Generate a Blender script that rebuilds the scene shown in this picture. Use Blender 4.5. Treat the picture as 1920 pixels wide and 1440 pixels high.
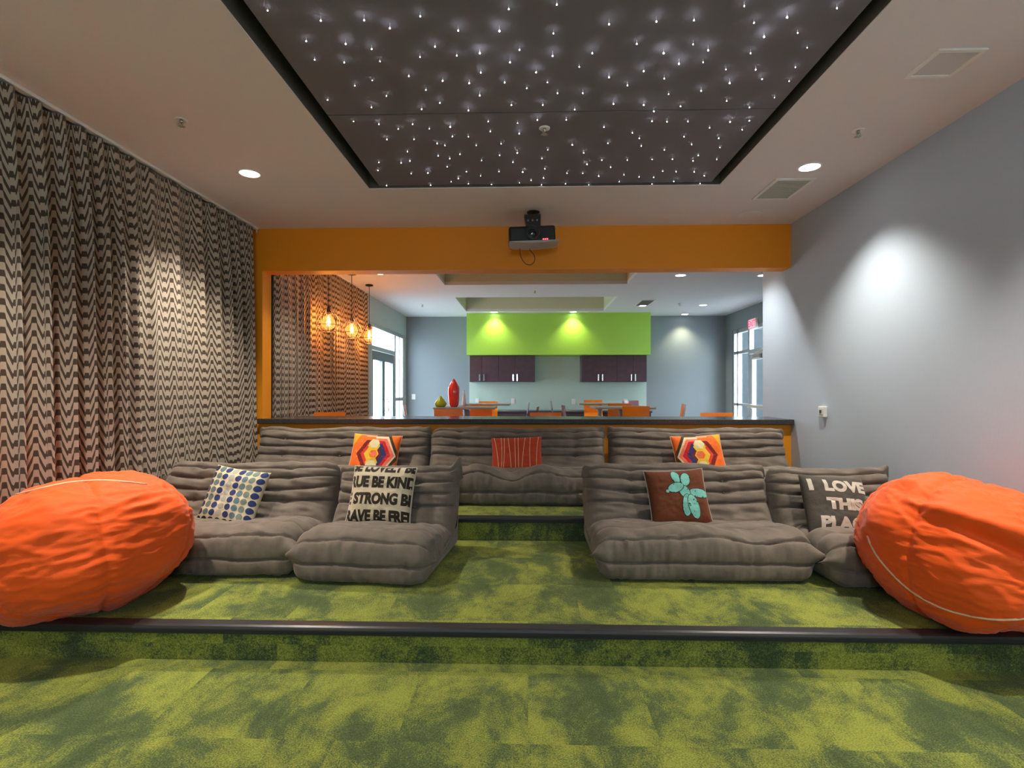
import bpy, bmesh, math, random
import numpy as np
from mathutils import Vector, Matrix, noise
from mathutils.bvhtree import BVHTree
R = math.radians
PI = math.pi
random.seed(7)
for o in list(bpy.data.objects): bpy.data.objects.remove(o)
scene = bpy.context.scene
COL = scene.collection

# ------------------------------------------------------------ camera, world, exposure
CAMH = 1.33; F = 1000.0; TH = 0.03; HOR = 730.0
CEIL = 3.01
cd = bpy.data.cameras.new('camera'); cam = bpy.data.objects.new('camera', cd); COL.objects.link(cam)
cam.location = (0, 0, CAMH); cam.rotation_euler = (PI/2, 0, TH)
cd.sensor_width = 36; cd.lens = 36*F/1920; cd.shift_y = (HOR-720)/1920
cd.clip_start = .05; cd.clip_end = 200
scene.camera = cam
vs = scene.view_settings
vs.view_transform = 'Standard'; vs.look = 'None'; vs.gamma = 1; vs.use_curve_mapping = False
vs.exposure = 0.6
w = bpy.data.worlds.new('world'); scene.world = w; w.use_nodes = True
bg = w.node_tree.nodes['Background']; bg.inputs[0].default_value = (.84, .92, 1, 1); bg.inputs[1].default_value = 9

def light(kind, name, loc, energy, color=(1, 1, 1), rot=(0, 0, 0), parent=None, **kw):
    l = bpy.data.lights.new(name, kind); l.energy = energy; l.color = color
    for k, v in kw.items(): setattr(l, k, v)
    o = bpy.data.objects.new(name, l); COL.objects.link(o); o.location = loc; o.rotation_euler = rot
    if parent: o.parent = parent
    return o
# portals guide sky light through the glazing, they give no light of their own
for nm, loc, rot, sx, sy in [('portal_left', (-3.0, 10.8, 1.3), (0, R(-90), 0), 2.5, 2.5),
                             ('portal_right', (4.75, 10.6, 1.3), (0, R(90), 0), 2.5, 2.5),
                             ('portal_front', (0.05, -2.78, 1.9), (R(90), 0, 0), 1.8, 1.1)]:
    p = light('AREA', nm, loc, 1, rot=rot, shape='RECTANGLE', size=sx, size_y=sy)
    p.data.cycles.is_portal = True

def at(px, py, X=None, Y=None, Z=None):
    """point of the photographed pixel on the plane X=, Y= or Z= (room axes)"""
    fx, fy = -math.sin(TH), math.cos(TH); rx, ry = math.cos(TH), math.sin(TH)
    a = (px-960)/F; b = (HOR-py)/F
    dx, dy, dz = fx+a*rx, fy+a*ry, b
    if X is not None: t = X/dx
    elif Y is not None: t = Y/dy
    else: t = (Z-CAMH)/dz
    return Vector((t*dx, t*dy, CAMH+t*dz))

# ------------------------------------------------------------ node materials
def mat(name, base=(.5, .5, .5), rough=.6, metal=0, spec=.5, bump=0, bscale=60, var=0, vscale=4, emit=None, estr=0, stretch=(1, 1, 1), sheen=0, trans=0, alpha=1, coat=0):
    m = bpy.data.materials.new(name); m.use_nodes = True
    nt = m.node_tree; b = nt.nodes['Principled BSDF']
    b.inputs['Base Color'].default_value = (*base, 1); b.inputs['Roughness'].default_value = rough
    b.inputs['Metallic'].default_value = metal; b.inputs['Specular IOR Level'].default_value = spec
    if sheen: b.inputs['Sheen Weight'].default_value = sheen; b.inputs['Sheen Roughness'].default_value = .4
    if trans: b.inputs['Transmission Weight'].default_value = trans
    if coat: b.inputs['Coat Weight'].default_value = coat
    if alpha < 1: b.inputs['Alpha'].default_value = alpha
    if emit: b.inputs['Emission Color'].default_value = (*emit, 1); b.inputs['Emission Strength'].default_value = estr
    tc = nt.nodes.new('ShaderNodeTexCoord'); mp = nt.nodes.new('ShaderNodeMapping'); mp.inputs['Scale'].default_value = stretch
    nt.links.new(tc.outputs['Object'], mp.inputs[0])
    if var:
        n = nt.nodes.new('ShaderNodeTexNoise'); n.inputs['Scale'].default_value = vscale; n.inputs['Detail'].default_value = 5
        nt.links.new(mp.outputs[0], n.inputs['Vector'])
        mr = nt.nodes.new('ShaderNodeMapRange'); mr.inputs[1].default_value = .3; mr.inputs[2].default_value = .7
        mr.inputs[3].default_value = 1-var; mr.inputs[4].default_value = 1+var
        nt.links.new(n.outputs['Fac'], mr.inputs[0])
        vm = nt.nodes.new('ShaderNodeVectorMath'); vm.operation = 'SCALE'; vm.inputs[0].default_value = base
        nt.links.new(mr.outputs[0], vm.inputs['Scale']); nt.links.new(vm.outputs[0], b.inputs['Base Color'])
    if bump:
        n2 = nt.nodes.new('ShaderNodeTexNoise'); n2.inputs['Scale'].default_value = bscale; n2.inputs['Detail'].default_value = 4
        nt.links.new(mp.outputs[0], n2.inputs['Vector'])
        bn = nt.nodes.new('ShaderNodeBump'); bn.inputs['Strength'].default_value = bump; bn.inputs['Distance'].default_value = .01
        nt.links.new(n2.outputs['Fac'], bn.inputs['Height']); nt.links.new(bn.outputs[0], b.inputs['Normal'])
    return m

def emis(name, color, strength):
    m = bpy.data.materials.new(name); m.use_nodes = True; nt = m.node_tree
    nt.nodes.remove(nt.nodes['Principled BSDF'])
    e = nt.nodes.new('ShaderNodeEmission'); e.inputs[0].default_value = (*color, 1); e.inputs[1].default_value = strength
    nt.links.new(e.outputs[0], nt.nodes['Material Output'].inputs[0]); return m

def thin_glass(name, tint=(.93, .97, .98), refl=.08, rough=.02):
    m = bpy.data.materials.new(name); m.use_nodes = True; nt = m.node_tree
    nt.nodes.remove(nt.nodes['Principled BSDF'])
    t = nt.nodes.new('ShaderNodeBsdfTransparent'); t.inputs[0].default_value = (*tint, 1)
    g = nt.nodes.new('ShaderNodeBsdfGlossy'); g.inputs['Roughness'].default_value = rough
    f = nt.nodes.new('ShaderNodeLayerWeight'); f.inputs[0].default_value = .5
    mx = nt.nodes.new('ShaderNodeMixShader')
    fr = nt.nodes.new('ShaderNodeMath'); fr.operation = 'POWER'; fr.inputs[1].default_value = 5; nt.links.new(f.outputs['Facing'], fr.inputs[0])
    fm = nt.nodes.new('ShaderNodeMath'); fm.operation = 'MULTIPLY_ADD'; fm.inputs[1].default_value = .5; fm.inputs[2].default_value = refl*.4; nt.links.new(fr.outputs[0], fm.inputs[0])
    nt.links.new(fm.outputs[0], mx.inputs[0]); nt.links.new(t.outputs[0], mx.inputs[1]); nt.links.new(g.outputs[0], mx.inputs[2])
    nt.links.new(mx.outputs[0], nt.nodes['Material Output'].inputs[0]); return m

def mth(nt, op, a, b=None, c=None):
    n = nt.nodes.new('ShaderNodeMath'); n.operation = op
    for i, v in enumerate((a, b, c)):
        if v is None: continue
        if isinstance(v, (int, float)): n.inputs[i].default_value = v
        else: nt.links.new(v, n.inputs[i])
    return n.outputs[0]

def carpet_mat():
    m = bpy.data.materials.new('green_carpet'); m.use_nodes = True; nt = m.node_tree; b = nt.nodes['Principled BSDF']
    b.inputs['Roughness'].default_value = 1; b.inputs['Specular IOR Level'].default_value = .1
    b.inputs['Sheen Weight'].default_value = .18; b.inputs['Sheen Roughness'].default_value = .6; b.inputs['Sheen Tint'].default_value = (.62, .68, .22, 1)
    g = nt.nodes.new('ShaderNodeNewGeometry'); s = nt.nodes.new('ShaderNodeSeparateXYZ'); nt.links.new(g.outputs['Position'], s.inputs[0])
    along = mth(nt, 'SUBTRACT', s.outputs[1], s.outputs[2])
    row = mth(nt, 'FLOOR', mth(nt, 'DIVIDE', along, .5))
    xs = mth(nt, 'ADD', s.outputs[0], mth(nt, 'MULTIPLY', mth(nt, 'MODULO', row, 2), .23))
    colm = mth(nt, 'FLOOR', mth(nt, 'DIVIDE', xs, .5))
    cb = nt.nodes.new('ShaderNodeCombineXYZ'); nt.links.new(colm, cb.inputs[0]); nt.links.new(row, cb.inputs[1])
    wn = nt.nodes.new('ShaderNodeTexWhiteNoise'); wn.noise_dimensions = '3D'; nt.links.new(cb.outputs[0], wn.inputs['Vector'])
    sc = nt.nodes.new('ShaderNodeVectorMath'); sc.operation = 'SCALE'; sc.inputs['Scale'].default_value = .55
    nt.links.new(wn.outputs['Color'], sc.inputs[0])
    p2 = nt.nodes.new('ShaderNodeCombineXYZ'); nt.links.new(mth(nt, 'MULTIPLY', s.outputs[0], 3.6), p2.inputs[0]); nt.links.new(mth(nt, 'MULTIPLY', along, 2.5), p2.inputs[1])
    ad = nt.nodes.new('ShaderNodeVectorMath'); ad.operation = 'ADD'; nt.links.new(p2.outputs[0], ad.inputs[0]); nt.links.new(sc.outputs[0], ad.inputs[1])
    n1 = nt.nodes.new('ShaderNodeTexNoise'); n1.inputs['Scale'].default_value = 1.0; n1.inputs['Detail'].default_value = 9; n1.inputs['Roughness'].default_value = .68; n1.inputs['Distortion'].default_value = .3
    nt.links.new(ad.outputs[0], n1.inputs['Vector'])
    n2 = nt.nodes.new('ShaderNodeTexNoise'); n2.inputs['Scale'].default_value = 170; n2.inputs['Detail'].default_value = 3
    nt.links.new(g.outputs['Position'], n2.inputs['Vector'])
    fac = mth(nt, 'ADD', n1.outputs['Fac'], mth(nt, 'MULTIPLY', mth(nt, 'SUBTRACT', n2.outputs['Fac'], .5), .28))
    cr = nt.nodes.new('ShaderNodeValToRGB'); nt.links.new(fac, cr.inputs[0])
    e = cr.color_ramp.elements
    e[0].position = .36; e[0].color = (.058, .088, .040, 1); e[1].position = .62; e[1].color = (.285, .315, .062, 1)
    x = e.new(.46); x.color = (.088, .122, .050, 1); x = e.new(.52); x.color = (.180, .215, .052, 1)
    mr = nt.nodes.new('ShaderNodeMapRange'); mr.inputs[1].default_value = .3; mr.inputs[2].default_value = .7; mr.inputs[3].default_value = .62; mr.inputs[4].default_value = 1.35
    nt.links.new(n2.outputs['Fac'], mr.inputs[0])
    vm = nt.nodes.new('ShaderNodeVectorMath'); vm.operation = 'SCALE'; nt.links.new(cr.outputs[0], vm.inputs[0]); nt.links.new(mr.outputs[0], vm.inputs['Scale'])
    nt.links.new(vm.outputs[0], b.inputs['Base Color'])
    bn = nt.nodes.new('ShaderNodeBump'); bn.inputs['Strength'].default_value = .5; bn.inputs['Distance'].default_value = .006
    nt.links.new(n2.outputs['Fac'], bn.inputs['Height']); nt.links.new(bn.outputs[0], b.inputs['Normal'])
    return m

def curtain_mat():
    m = bpy.data.materials.new('patterned_curtain_cloth'); m.use_nodes = True; nt = m.node_tree; b = nt.nodes['Principled BSDF']
    b.inputs['Roughness'].default_value = .75; b.inputs['Specular IOR Level'].default_value = .3; b.inputs['Sheen Weight'].default_value = .25
    uv = nt.nodes.new('ShaderNodeUVMap'); s = nt.nodes.new('ShaderNodeSeparateXYZ'); nt.links.new(uv.outputs[0], s.inputs[0])
    t = mth(nt, 'PINGPONG', mth(nt, 'DIVIDE', s.outputs[0], .058), 1)
    mr = nt.nodes.new('ShaderNodeMapRange'); mr.interpolation_type = 'SMOOTHSTEP'; mr.inputs[1].default_value = .12; mr.inputs[2].default_value = .88
    nt.links.new(t, mr.inputs[0])
    p0 = mth(nt, 'ADD', mth(nt, 'DIVIDE', s.outputs[1], .077), mth(nt, 'MULTIPLY', mr.outputs[0], 1.05))
    sl = nt.nodes.new('ShaderNodeMapRange'); sl.interpolation_type = 'SMOOTHSTEP'; sl.inputs[1].default_value = .20; sl.inputs[2].default_value = .34; sl.inputs[3].default_value = 1; sl.inputs[4].default_value = 0
    nt.links.new(mth(nt, 'ABSOLUTE', mth(nt, 'SUBTRACT', t, .5)), sl.inputs[0]); slant = sl.outputs[0]
    ph = mth(nt, 'FRACT', mth(nt, 'ADD', p0, mth(nt, 'MULTIPLY', slant, .42)))
    tri = mth(nt, 'ABSOLUTE', mth(nt, 'SUBTRACT', ph, .5))          # light where far from .5
    st0 = nt.nodes.new('ShaderNodeMapRange'); st0.interpolation_type = 'SMOOTHSTEP'; st0.inputs[1].default_value = .17; st0.inputs[2].default_value = .21
    nt.links.new(tri, st0.inputs[0])
    arc = mth(nt, 'ABSOLUTE', mth(nt, 'SUBTRACT', mth(nt, 'FRACT', mth(nt, 'ADD', p0, .22)), .5))
    arcl = mth(nt, 'GREATER_THAN', arc, .055)
    st = nt.nodes.new('ShaderNodeMath'); st.operation = 'MULTIPLY'; nt.links.new(st0.outputs[0], st.inputs[0]); nt.links.new(arcl, st.inputs[1])
    mx = nt.nodes.new('ShaderNodeMix'); mx.data_type = 'RGBA'
    mx.inputs[6].default_value = (.060, .042, .028, 1); mx.inputs[7].default_value = (.42, .35, .275, 1)
    nt.links.new(st.outputs[0], mx.inputs[0]); nt.links.new(mx.outputs[2], b.inputs['Base Color'])
    return m

M = {}
M['carpet'] = carpet_mat()
M['curtain'] = curtain_mat()
M['ceil'] = mat('ceiling_paint', (.82, .77, .80), .9, bump=.05, bscale=90)
M['ceil_d'] = mat('dining_ceiling_paint', (.70, .73, .80), .9)
M['grey'] = mat('pale_grey_wall_paint', (.46, .55, .66), .55, spec=.35, bump=.06, bscale=45)
M['orange'] = mat('orange_wall_paint', (.85, .30, .003), .55, bump=.05, bscale=60)
M['darkgrey'] = mat('slate_wall_paint', (.22, .265, .30), .6, bump=.04)
M['lime'] = mat('lime_wall_paint', (.40, .74, .10), .55)
M['splash'] = mat('sage_wall_paint', (.48, .64, .58), .4)
M['tray'] = mat('cream_recess_paint', (.60, .62, .48), .8)
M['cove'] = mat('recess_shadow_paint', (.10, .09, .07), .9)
M['nosing'] = mat('black_rubber_nosing', (.030, .031, .035), .35, spec=.5)
M['bar'] = mat('dark_granite', (.045, .040, .038), .18, var=.4, vscale=120)
M['white'] = mat('white_plastic', (.78, .78, .74), .4)
M['whitem'] = mat('white_painted_metal', (.88, .86, .84), .45)
M['louvre'] = mat('louvre_grey_metal', (.55, .56, .50), .5)
M['alu'] = mat('brushed_aluminium', (.62, .66, .68), .3, metal=.6)
M['chrome'] = mat('chrome', (.8, .8, .8), .12, metal=1)
M['black'] = mat('black_plastic', (.012, .012, .013), .3)
M['blackm'] = mat('black_metal', (.02, .018, .016), .35, metal=.5)
M['silver'] = mat('silver_plastic', (.42, .38, .37), .35, metal=.3)
M['lens'] = mat('lens_glass', (.006, .006, .01), .05, coat=1)
M['glass'] = thin_glass('window_glass')
M['suede'] = mat('taupe_microsuede', (.185, .152, .124), .82, spec=.2, bump=.35, bscale=22, var=.2, vscale=9, sheen=.2)
M['beanbag'] = mat('orange_cotton_twill', (.97, .118, .014), .62, spec=.25, bump=.22, bscale=11, sheen=.2, stretch=(1, 1, 2.6))
M['cream'] = mat('cream_canvas', (.66, .57, .40), .85, bump=.25, bscale=120)
M['cord'] = mat('cream_piping_cord', (.85, .62, .42), .6)
M['starpanel'] = mat('dark_acoustic_panel', (.175, .165, .190), .95, bump=.1, bscale=200)
M['wine'] = mat('dark_wine_laminate', (.075, .042, .058), .4, var=.15, vscale=8)
M['orangeacrylic'] = thin_glass('orange_acrylic', (.95, .33, .02))
M['orangeacrylic2'] = mat('orange_acrylic_shell', (.90, .24, .01), .12, coat=.5, alpha=.80)
M['mauveacrylic'] = mat('mauve_acrylic_shell', (.30, .12, .18), .15, coat=.5, alpha=.75)
M['table'] = mat('grey_laminate', (.36, .35, .34), .3)
M['tile'] = mat('dining_floor_tile', (.30, .28, .25), .4, var=.1, vscale=3)
M['outside'] = mat('pale_paving', (.55, .55, .53), .9, var=.1, vscale=1)
M['redglaze'] = mat('glossy_red_ceramic', (.85, .05, .045), .15, coat=1)
M['limeglaze'] = mat('lime_ceramic', (.38, .62, .04), .2)
M['whiteglaze'] = mat('white_ceramic', (.8, .8, .78), .2)
M['downlens'] = emis('downlight_glow', (1, .97, .9), 9)
M['exitred'] = emis('exit_red', (1, .05, .12), 1.5)
M['exitpink'] = emis('exit_panel', (1, .45, .52), .9)
M['ledred'] = emis('led_red', (1, .02, .03), 14)
M['filament'] = emis('filament_glow', (1, .50, .16), 60)
M['amber'] = thin_glass('amber_bulb_glass', (1, .8, .55))
def glow_glass():
    m = thin_glass('glowing_amber_glass', (1, .78, .5)); nt = m.node_tree; out = nt.nodes['Material Output']; old = out.inputs[0].links[0].from_socket
    e = nt.nodes.new('ShaderNodeEmission'); e.inputs[0].default_value = (1, .40, .10, 1); e.inputs[1].default_value = .5
    a = nt.nodes.new('ShaderNodeAddShader'); nt.links.new(old, a.inputs[0]); nt.links.new(e.outputs[0], a.inputs[1]); nt.links.new(a.outputs[0], out.inputs[0]); return m
M['amberglow'] = glow_glass()
M['spec'] = mat('sprinkler_brass', (.55, .50, .45), .25, metal=.9)

# ------------------------------------------------------------ mesh helpers
def box(bm, x0, x1, y0, y1, z0, z1, mi=0):
    v = [bm.verts.new(p) for p in ((x0, y0, z0), (x1, y0, z0), (x1, y1, z0), (x0, y1, z0), (x0, y0, z1), (x1, y0, z1), (x1, y1, z1), (x0, y1, z1))]
    fs = []
    for f in ((0, 3, 2, 1), (4, 5, 6, 7), (0, 1, 5, 4), (1, 2, 6, 5), (2, 3, 7, 6), (3, 0, 4, 7)):
        fc = bm.faces.new([v[i] for i in f]); fc.material_index = mi; fs.append(fc)
    return v
def bbox(bm, x0, x1, y0, y1, z0, z1, r=.01, seg=2, mi=0):
    t = bmesh.new(); box(t, x0, x1, y0, y1, z0, z1)
    bmesh.ops.bevel(t, geom=list(t.edges), offset=r, segments=seg, affect='EDGES', profile=.5)
    merge(bm, t, mi)
def merge(bm, t, mi=0, M4=None, smooth=False):
    mp = {}
    for v in t.verts: mp[v] = bm.verts.new(M4 @ v.co if M4 else v.co)
    for f in t.faces:
        try: nf = bm.faces.new([mp[v] for v in f.verts]); nf.material_index = mi if mi is not None else f.material_index; nf.smooth = smooth or f.smooth
        except ValueError: pass
    t.free()
def frame_of(d):
    d = d.normalized(); a = Vector((0, 0, 1)) if abs(d.z) < .9 else Vector((1, 0, 0))
    x = d.cross(a).normalized(); return x, d.cross(x).normalized()
def tube(bm, pts, r, seg=8, closed=False, cap=True, mi=0):
    pts = [Vector(p) for p in pts]; n = len(pts); rings = []
    rr = r if isinstance(r, (list, tuple)) else [r]*n
    px = None
    for i, p in enumerate(pts):
        if closed: d = pts[(i+1) % n]-pts[i-1]
        else: d = pts[min(i+1, n-1)]-pts[max(i-1, 0)]
        d.normalize()
        if px is None: x, y = frame_of(d)
        else:
            x = (px-d*px.dot(d)).normalized(); y = d.cross(x)
        px = x
        rings.append([bm.verts.new(p+x*math.cos(2*PI*k/seg)*rr[i]+y*math.sin(2*PI*k/seg)*rr[i]) for k in range(seg)])
    m = n if closed else n-1
    for i in range(m):
        a, b = rings[i], rings[(i+1) % n]
        for k in range(seg):
            f = bm.faces.new((a[k], a[(k+1) % seg], b[(k+1) % seg], b[k])); f.smooth = True; f.material_index = mi
    if cap and not closed:
        for q in (rings[0][::-1], rings[-1]):
            f = bm.faces.new(q); f.material_index = mi
def lathe(bm, prof, c=(0, 0, 0), seg=32, mi=0, cap=True, smooth=True):
    rings = []
    for r, z in prof:
        rings.append([bm.verts.new((c[0]+r*math.cos(2*PI*k/seg), c[1]+r*math.sin(2*PI*k/seg), c[2]+z)) for k in range(seg)])
    for a, b in zip(rings, rings[1:]):
        for k in range(seg):
            f = bm.faces.new((a[k], a[(k+1) % seg], b[(k+1) % seg], b[k])); f.smooth = smooth; f.material_index = mi
    if cap:
        for q in (rings[0][::-1], rings[-1]):
            try: f = bm.faces.new(q); f.material_index = mi
            except ValueError: pass
def smooth_pts(pts, n=4):
    P_ = [Vector(p) for p in pts]; out = []
    for i in range(len(P_)-1):
        p0, p1, p2, p3 = P_[max(i-1, 0)], P_[i], P_[i+1], P_[min(i+2, len(P_)-1)]
        for k in range(n):
            t = k/n; out.append(.5*((2*p1)+(-p0+p2)*t+(2*p0-5*p1+4*p2-p3)*t*t+(-p0+3*p1-3*p2+p3)*t**3))
    out.append(P_[-1]); return out
def obj(name, bm, mats, parent=None, world=False, smooth=None, fixn=True):
    if fixn: bmesh.ops.recalc_face_normals(bm, faces=bm.faces)
    me = bpy.data.meshes.new(name)
    if parent is not None and world:
        bmesh.ops.translate(bm, vec=-parent.location, verts=bm.verts)
    if smooth is not None:
        for f in bm.faces: f.smooth = smooth
    bm.to_mesh(me); bm.free()
    for m in (mats if isinstance(mats, (list, tuple)) else [mats]): me.materials.append(m)
    o = bpy.data.objects.new(name, me); COL.objects.link(o)
    if parent is not None: o.parent = parent
    return o
def tag(o, label, cat, group=None):
    o['label'] = label; o['category'] = cat
    if group: o['group'] = group
    return o
def thing(name, label, cat, loc=(0, 0, 0), rot=(0, 0, 0), group=None):
    o = bpy.data.objects.new(name, None); COL.objects.link(o); o.location = loc; o.rotation_euler = rot
    o.empty_display_size = .05
    return tag(o, label, cat, group)
def struct(name, bm, mats, parent=None, **k):
    o = obj(name, bm, mats, parent, **k)
    if parent is None: o['kind'] = 'structure'
    return o
def sempty(name, loc=(0, 0, 0)):
    o = bpy.data.objects.new(name, None); COL.objects.link(o); o.location = loc; o['kind'] = 'structure'; return o
def copy_tree(o, parent=None, group=None):
    c = o.copy(); COL.objects.link(c)
    if parent is not None: c.parent = parent
    for ch in o.children: copy_tree(ch, c)
    return c
def boxes(lst):
    bm = bmesh.new()
    for b in lst: box(bm, *b)
    return bm

# ------------------------------------------------------------ dimensions of the rooms
XL, XR = -2.93, 2.67          # theatre walls
YB = 5.50; YBB = 5.69         # dividing wall
YF = -2.6                     # wall behind the viewer
DXL, DXR, DYB = -2.82, 4.50, 12.28
YE = 6.15                     # end of the right theatre wall
S = .17                       # step height
Y1, Y2 = 2.58, 4.11           # risers

struct('floor', boxes([(XL-.1, XR+.1, YF, Y1+.02, -.05, 0)]), M['carpet'])
struct('platform_step', boxes([(XL, XR, Y1, Y2+.02, -.05, S)]), M['carpet'])
struct('platform_step', boxes([(XL, XR, Y2, YBB, -.05, 2*S)]), M['carpet'])
struct('floor', boxes([(DXL-.2, DXR+.2, YBB, DYB+.2, -.05, 0)]), M['tile'])
struct('paving', boxes([(-40, DXL-.2, -5, 40, -.12, -.06), (DXR+.2, 40, -5, 40, -.12, -.06)]), M['outside'])

def nosing(name, y, z, x0, x1):
    bm = bmesh.new()
    prof = [(-.022, -.034), (-.024, -.008), (-.018, .002), (-.004, .006), (.05, .006), (.052, .001), (0.0, .001), (-.003, -.034)]
    rows = []
    for x in (x0, x1): rows.append([bm.verts.new((x, y+a, z+b)) for a, b in prof])
    n = len(prof)
    for i in range(n): bm.faces.new((rows[0][i], rows[0][(i+1) % n], rows[1][(i+1) % n], rows[1][i]))
    bm.faces.new(rows[0]); bm.faces.new(rows[1][::-1])
    for k in range(3):
        box(bm, x0, x1, y-.0262, y-.022, z-.030+k*.008, z-.0265+k*.008)
    struct(name, bm, M['nosing'])
nosing('trim_1', Y1, S, XL, XR)
nosing('trim_2', Y2, 2*S, XL, XR)

# theatre walls
struct('wall_left', boxes([(XL-.15, XL, YF, YB, -.05, CEIL+.5)]), M['grey'])
struct('wall_right', boxes([(XR, XR+.16, YF, YE, -.05, CEIL+.5)]), M['grey'])
WX0, WX1, WZ0, WZ1 = -.85, .95, 1.5, 2.5
struct('wall_front', boxes([(XL-.15, WX0, YF-.15, YF, -.05, CEIL+.5), (WX1, XR+.16, YF-.15, YF, -.05, CEIL+.5),
                            (WX0, WX1, YF-.15, YF, -.05, WZ0), (WX0, WX1, YF-.15, YF, WZ1, CEIL+.5)]), M['grey'])
win = sempty('fill_window', (0, YF, 1.6))  # added window, lets fill daylight in from behind the viewer
bm = boxes([(WX0, WX0+.06, YF-.1, YF-.04, WZ0, WZ1), (WX1-.06, WX1, YF-.1, YF-.04, WZ0, WZ1), (WX0+.06, WX1-.06, YF-.1, YF-.04, WZ0, WZ0+.06), (WX0+.06, WX1-.06, YF-.1, YF-.04, WZ1-.06, WZ1)])
obj('window_frame', bm, M['alu'], win, world=True)
obj('pane', boxes([(WX0+.06, WX1-.06, YF-.08, YF-.075, WZ0+.06, WZ1-.06)]), M['glass'], win, world=True)
# orange dividing wall with its wide opening
XO = at(492, 600, Y=YB).x; ZO = at(990, 505, Y=YB).z; ct = at(990, 786, Y=5.42).z; ZC = ct-.0525
bm = bmesh.new()
box(bm, XL, XO, YB, YBB, 2*S-.02, CEIL+.5)
box(bm, XO, XR, YB, YBB, ZO, CEIL+.5)
box(bm, XO, XR, YB, YBB, 2*S-.02, ZC)
bmesh.ops.remove_doubles(bm, verts=bm.verts, dist=1e-5)
struct('wall_divider', bm, M['orange'])
bm = boxes([(XO, XR-.001, YB-.006, YB+.0, .885, .915)])
struct('trim_3', bm, M['orange'])
# granite bar ledge
ct = at(990, 786, Y=5.42).z
bm = bmesh.new(); bbox(bm, XO-.02, XR-.004, 5.42, 6.02, ct-.052, ct, .006, 2)
bar = tag(obj('bar_ledge', bm, M['bar']), 'long dark stone bar ledge capping the orange half wall behind the sofas', 'counter')
struct('trim_4', boxes([(XO+.02, XR-.01, YBB, 5.92, ct-.10, ct-.052)]), M['orange'])

# dining room shell
ZD = CEIL
Dw = []
Dw.append((DXL-.15, DXL, YBB, 9.52, -.05, ZD+.6)); Dw.append((DXL-.15, DXL, 9.52, 12.1, 2.56, ZD+.6)); Dw.append((DXL-.15, DXL, 12.1, DYB, -.05, ZD+.6))
struct('wall_dining_left', boxes(Dw), mat('dining_pale_wall_paint', (.50, .56, .58), .6))
struct('wall_dining_right', boxes([(DXR, DXR+.15, YE, 9.6, -.05, ZD+.6), (DXR, DXR+.15, 9.6, 11.9, 2.62, ZD+.6), (DXR, DXR+.15, 11.9, DYB, -.05, ZD+.6)]), M['darkgrey'])
struct('wall_kitchen', boxes([(DXL-.15, DXR+.15, DYB, DYB+.15, -.05, ZD+.6)]), M['darkgrey'])
struct('wall_dining_near', boxes([(XR+.16, DXR+.15, YE-.15, YE, -.05, ZD+.6)]), M['grey'])

# ceilings with their recesses
RXL, RXR = -1.33, 1.575; RYF, RYN = 4.435, -.6
bm = bmesh.new()
for b in [(XL, RXL, YF, YB), (RXR, XR, YF, YB), (RXL, RXR, RYF, YB), (RXL, RXR, YF, RYN)]:
    box(bm, b[0], b[1], b[2], b[3], CEIL, CEIL+.006)
struct('ceiling', bm, M['ceil'])
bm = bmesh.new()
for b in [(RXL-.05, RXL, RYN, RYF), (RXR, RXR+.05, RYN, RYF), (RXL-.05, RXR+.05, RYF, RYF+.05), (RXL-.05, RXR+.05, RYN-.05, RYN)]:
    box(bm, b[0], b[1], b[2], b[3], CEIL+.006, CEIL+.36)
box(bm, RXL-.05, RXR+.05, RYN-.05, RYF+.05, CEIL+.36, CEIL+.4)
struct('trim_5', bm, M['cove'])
# dining ceiling, two trays
T1 = (-1.34, 1.58, 6.75, 8.55); T2 = (-1.33, 1.62, 9.72, 11.45)
bm = bmesh.new()
def slab(x0, x1, y0, y1): box(bm, x0, x1, y0, y1, ZD, ZD+.05)
slab(DXL, T1[0], YBB, DYB); slab(T2[1], DXR, YBB, DYB)
slab(T1[0], T2[1], YBB, T1[2]); slab(T1[0], T2[1], T1[3], T2[2]); slab(T1[0], T2[1], T2[3], DYB); slab(T1[1], T2[1], T1[2], T1[3]); slab(T1[0], T2[0], T2[2], T2[3])
struct('ceiling', bm, M['ceil_d'])
for i, T in enumerate((T1, T2)):
    h = .45
    bm = boxes([(T[0]-.03, T[0], T[2], T[3], ZD+.05, ZD+h), (T[1], T[1]+.03, T[2], T[3], ZD+.05, ZD+h), (T[0]-.03, T[1]+.03, T[2]-.03, T[2], ZD+.05, ZD+h),
                (T[0]-.03, T[1]+.03, T[3], T[3]+.03, ZD+.05, ZD+h), (T[0]-.03, T[1]+.03, T[2]-.03, T[3]+.03, ZD+h, ZD+h+.03)])
    struct('trim_%d' % (6+i), bm, M['tray'])

# dark building added outside so the right-hand glass looks less bright
bm = boxes([(8.0, 14.0, 9.0, 21.2, -.06, 7.0)])
for k in range(4): box(bm, 7.97, 8.0, 10+k*2.4, 11.2+k*2.4, .9, 2.3)
nbd = obj('added_building', bm, mat('dark_slate_cladding', (.022, .028, .032), .9, spec=.1, var=.15, vscale=2))
tag(nbd, 'slate building added outside to dim the glass by the exit sign', 'building')

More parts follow.
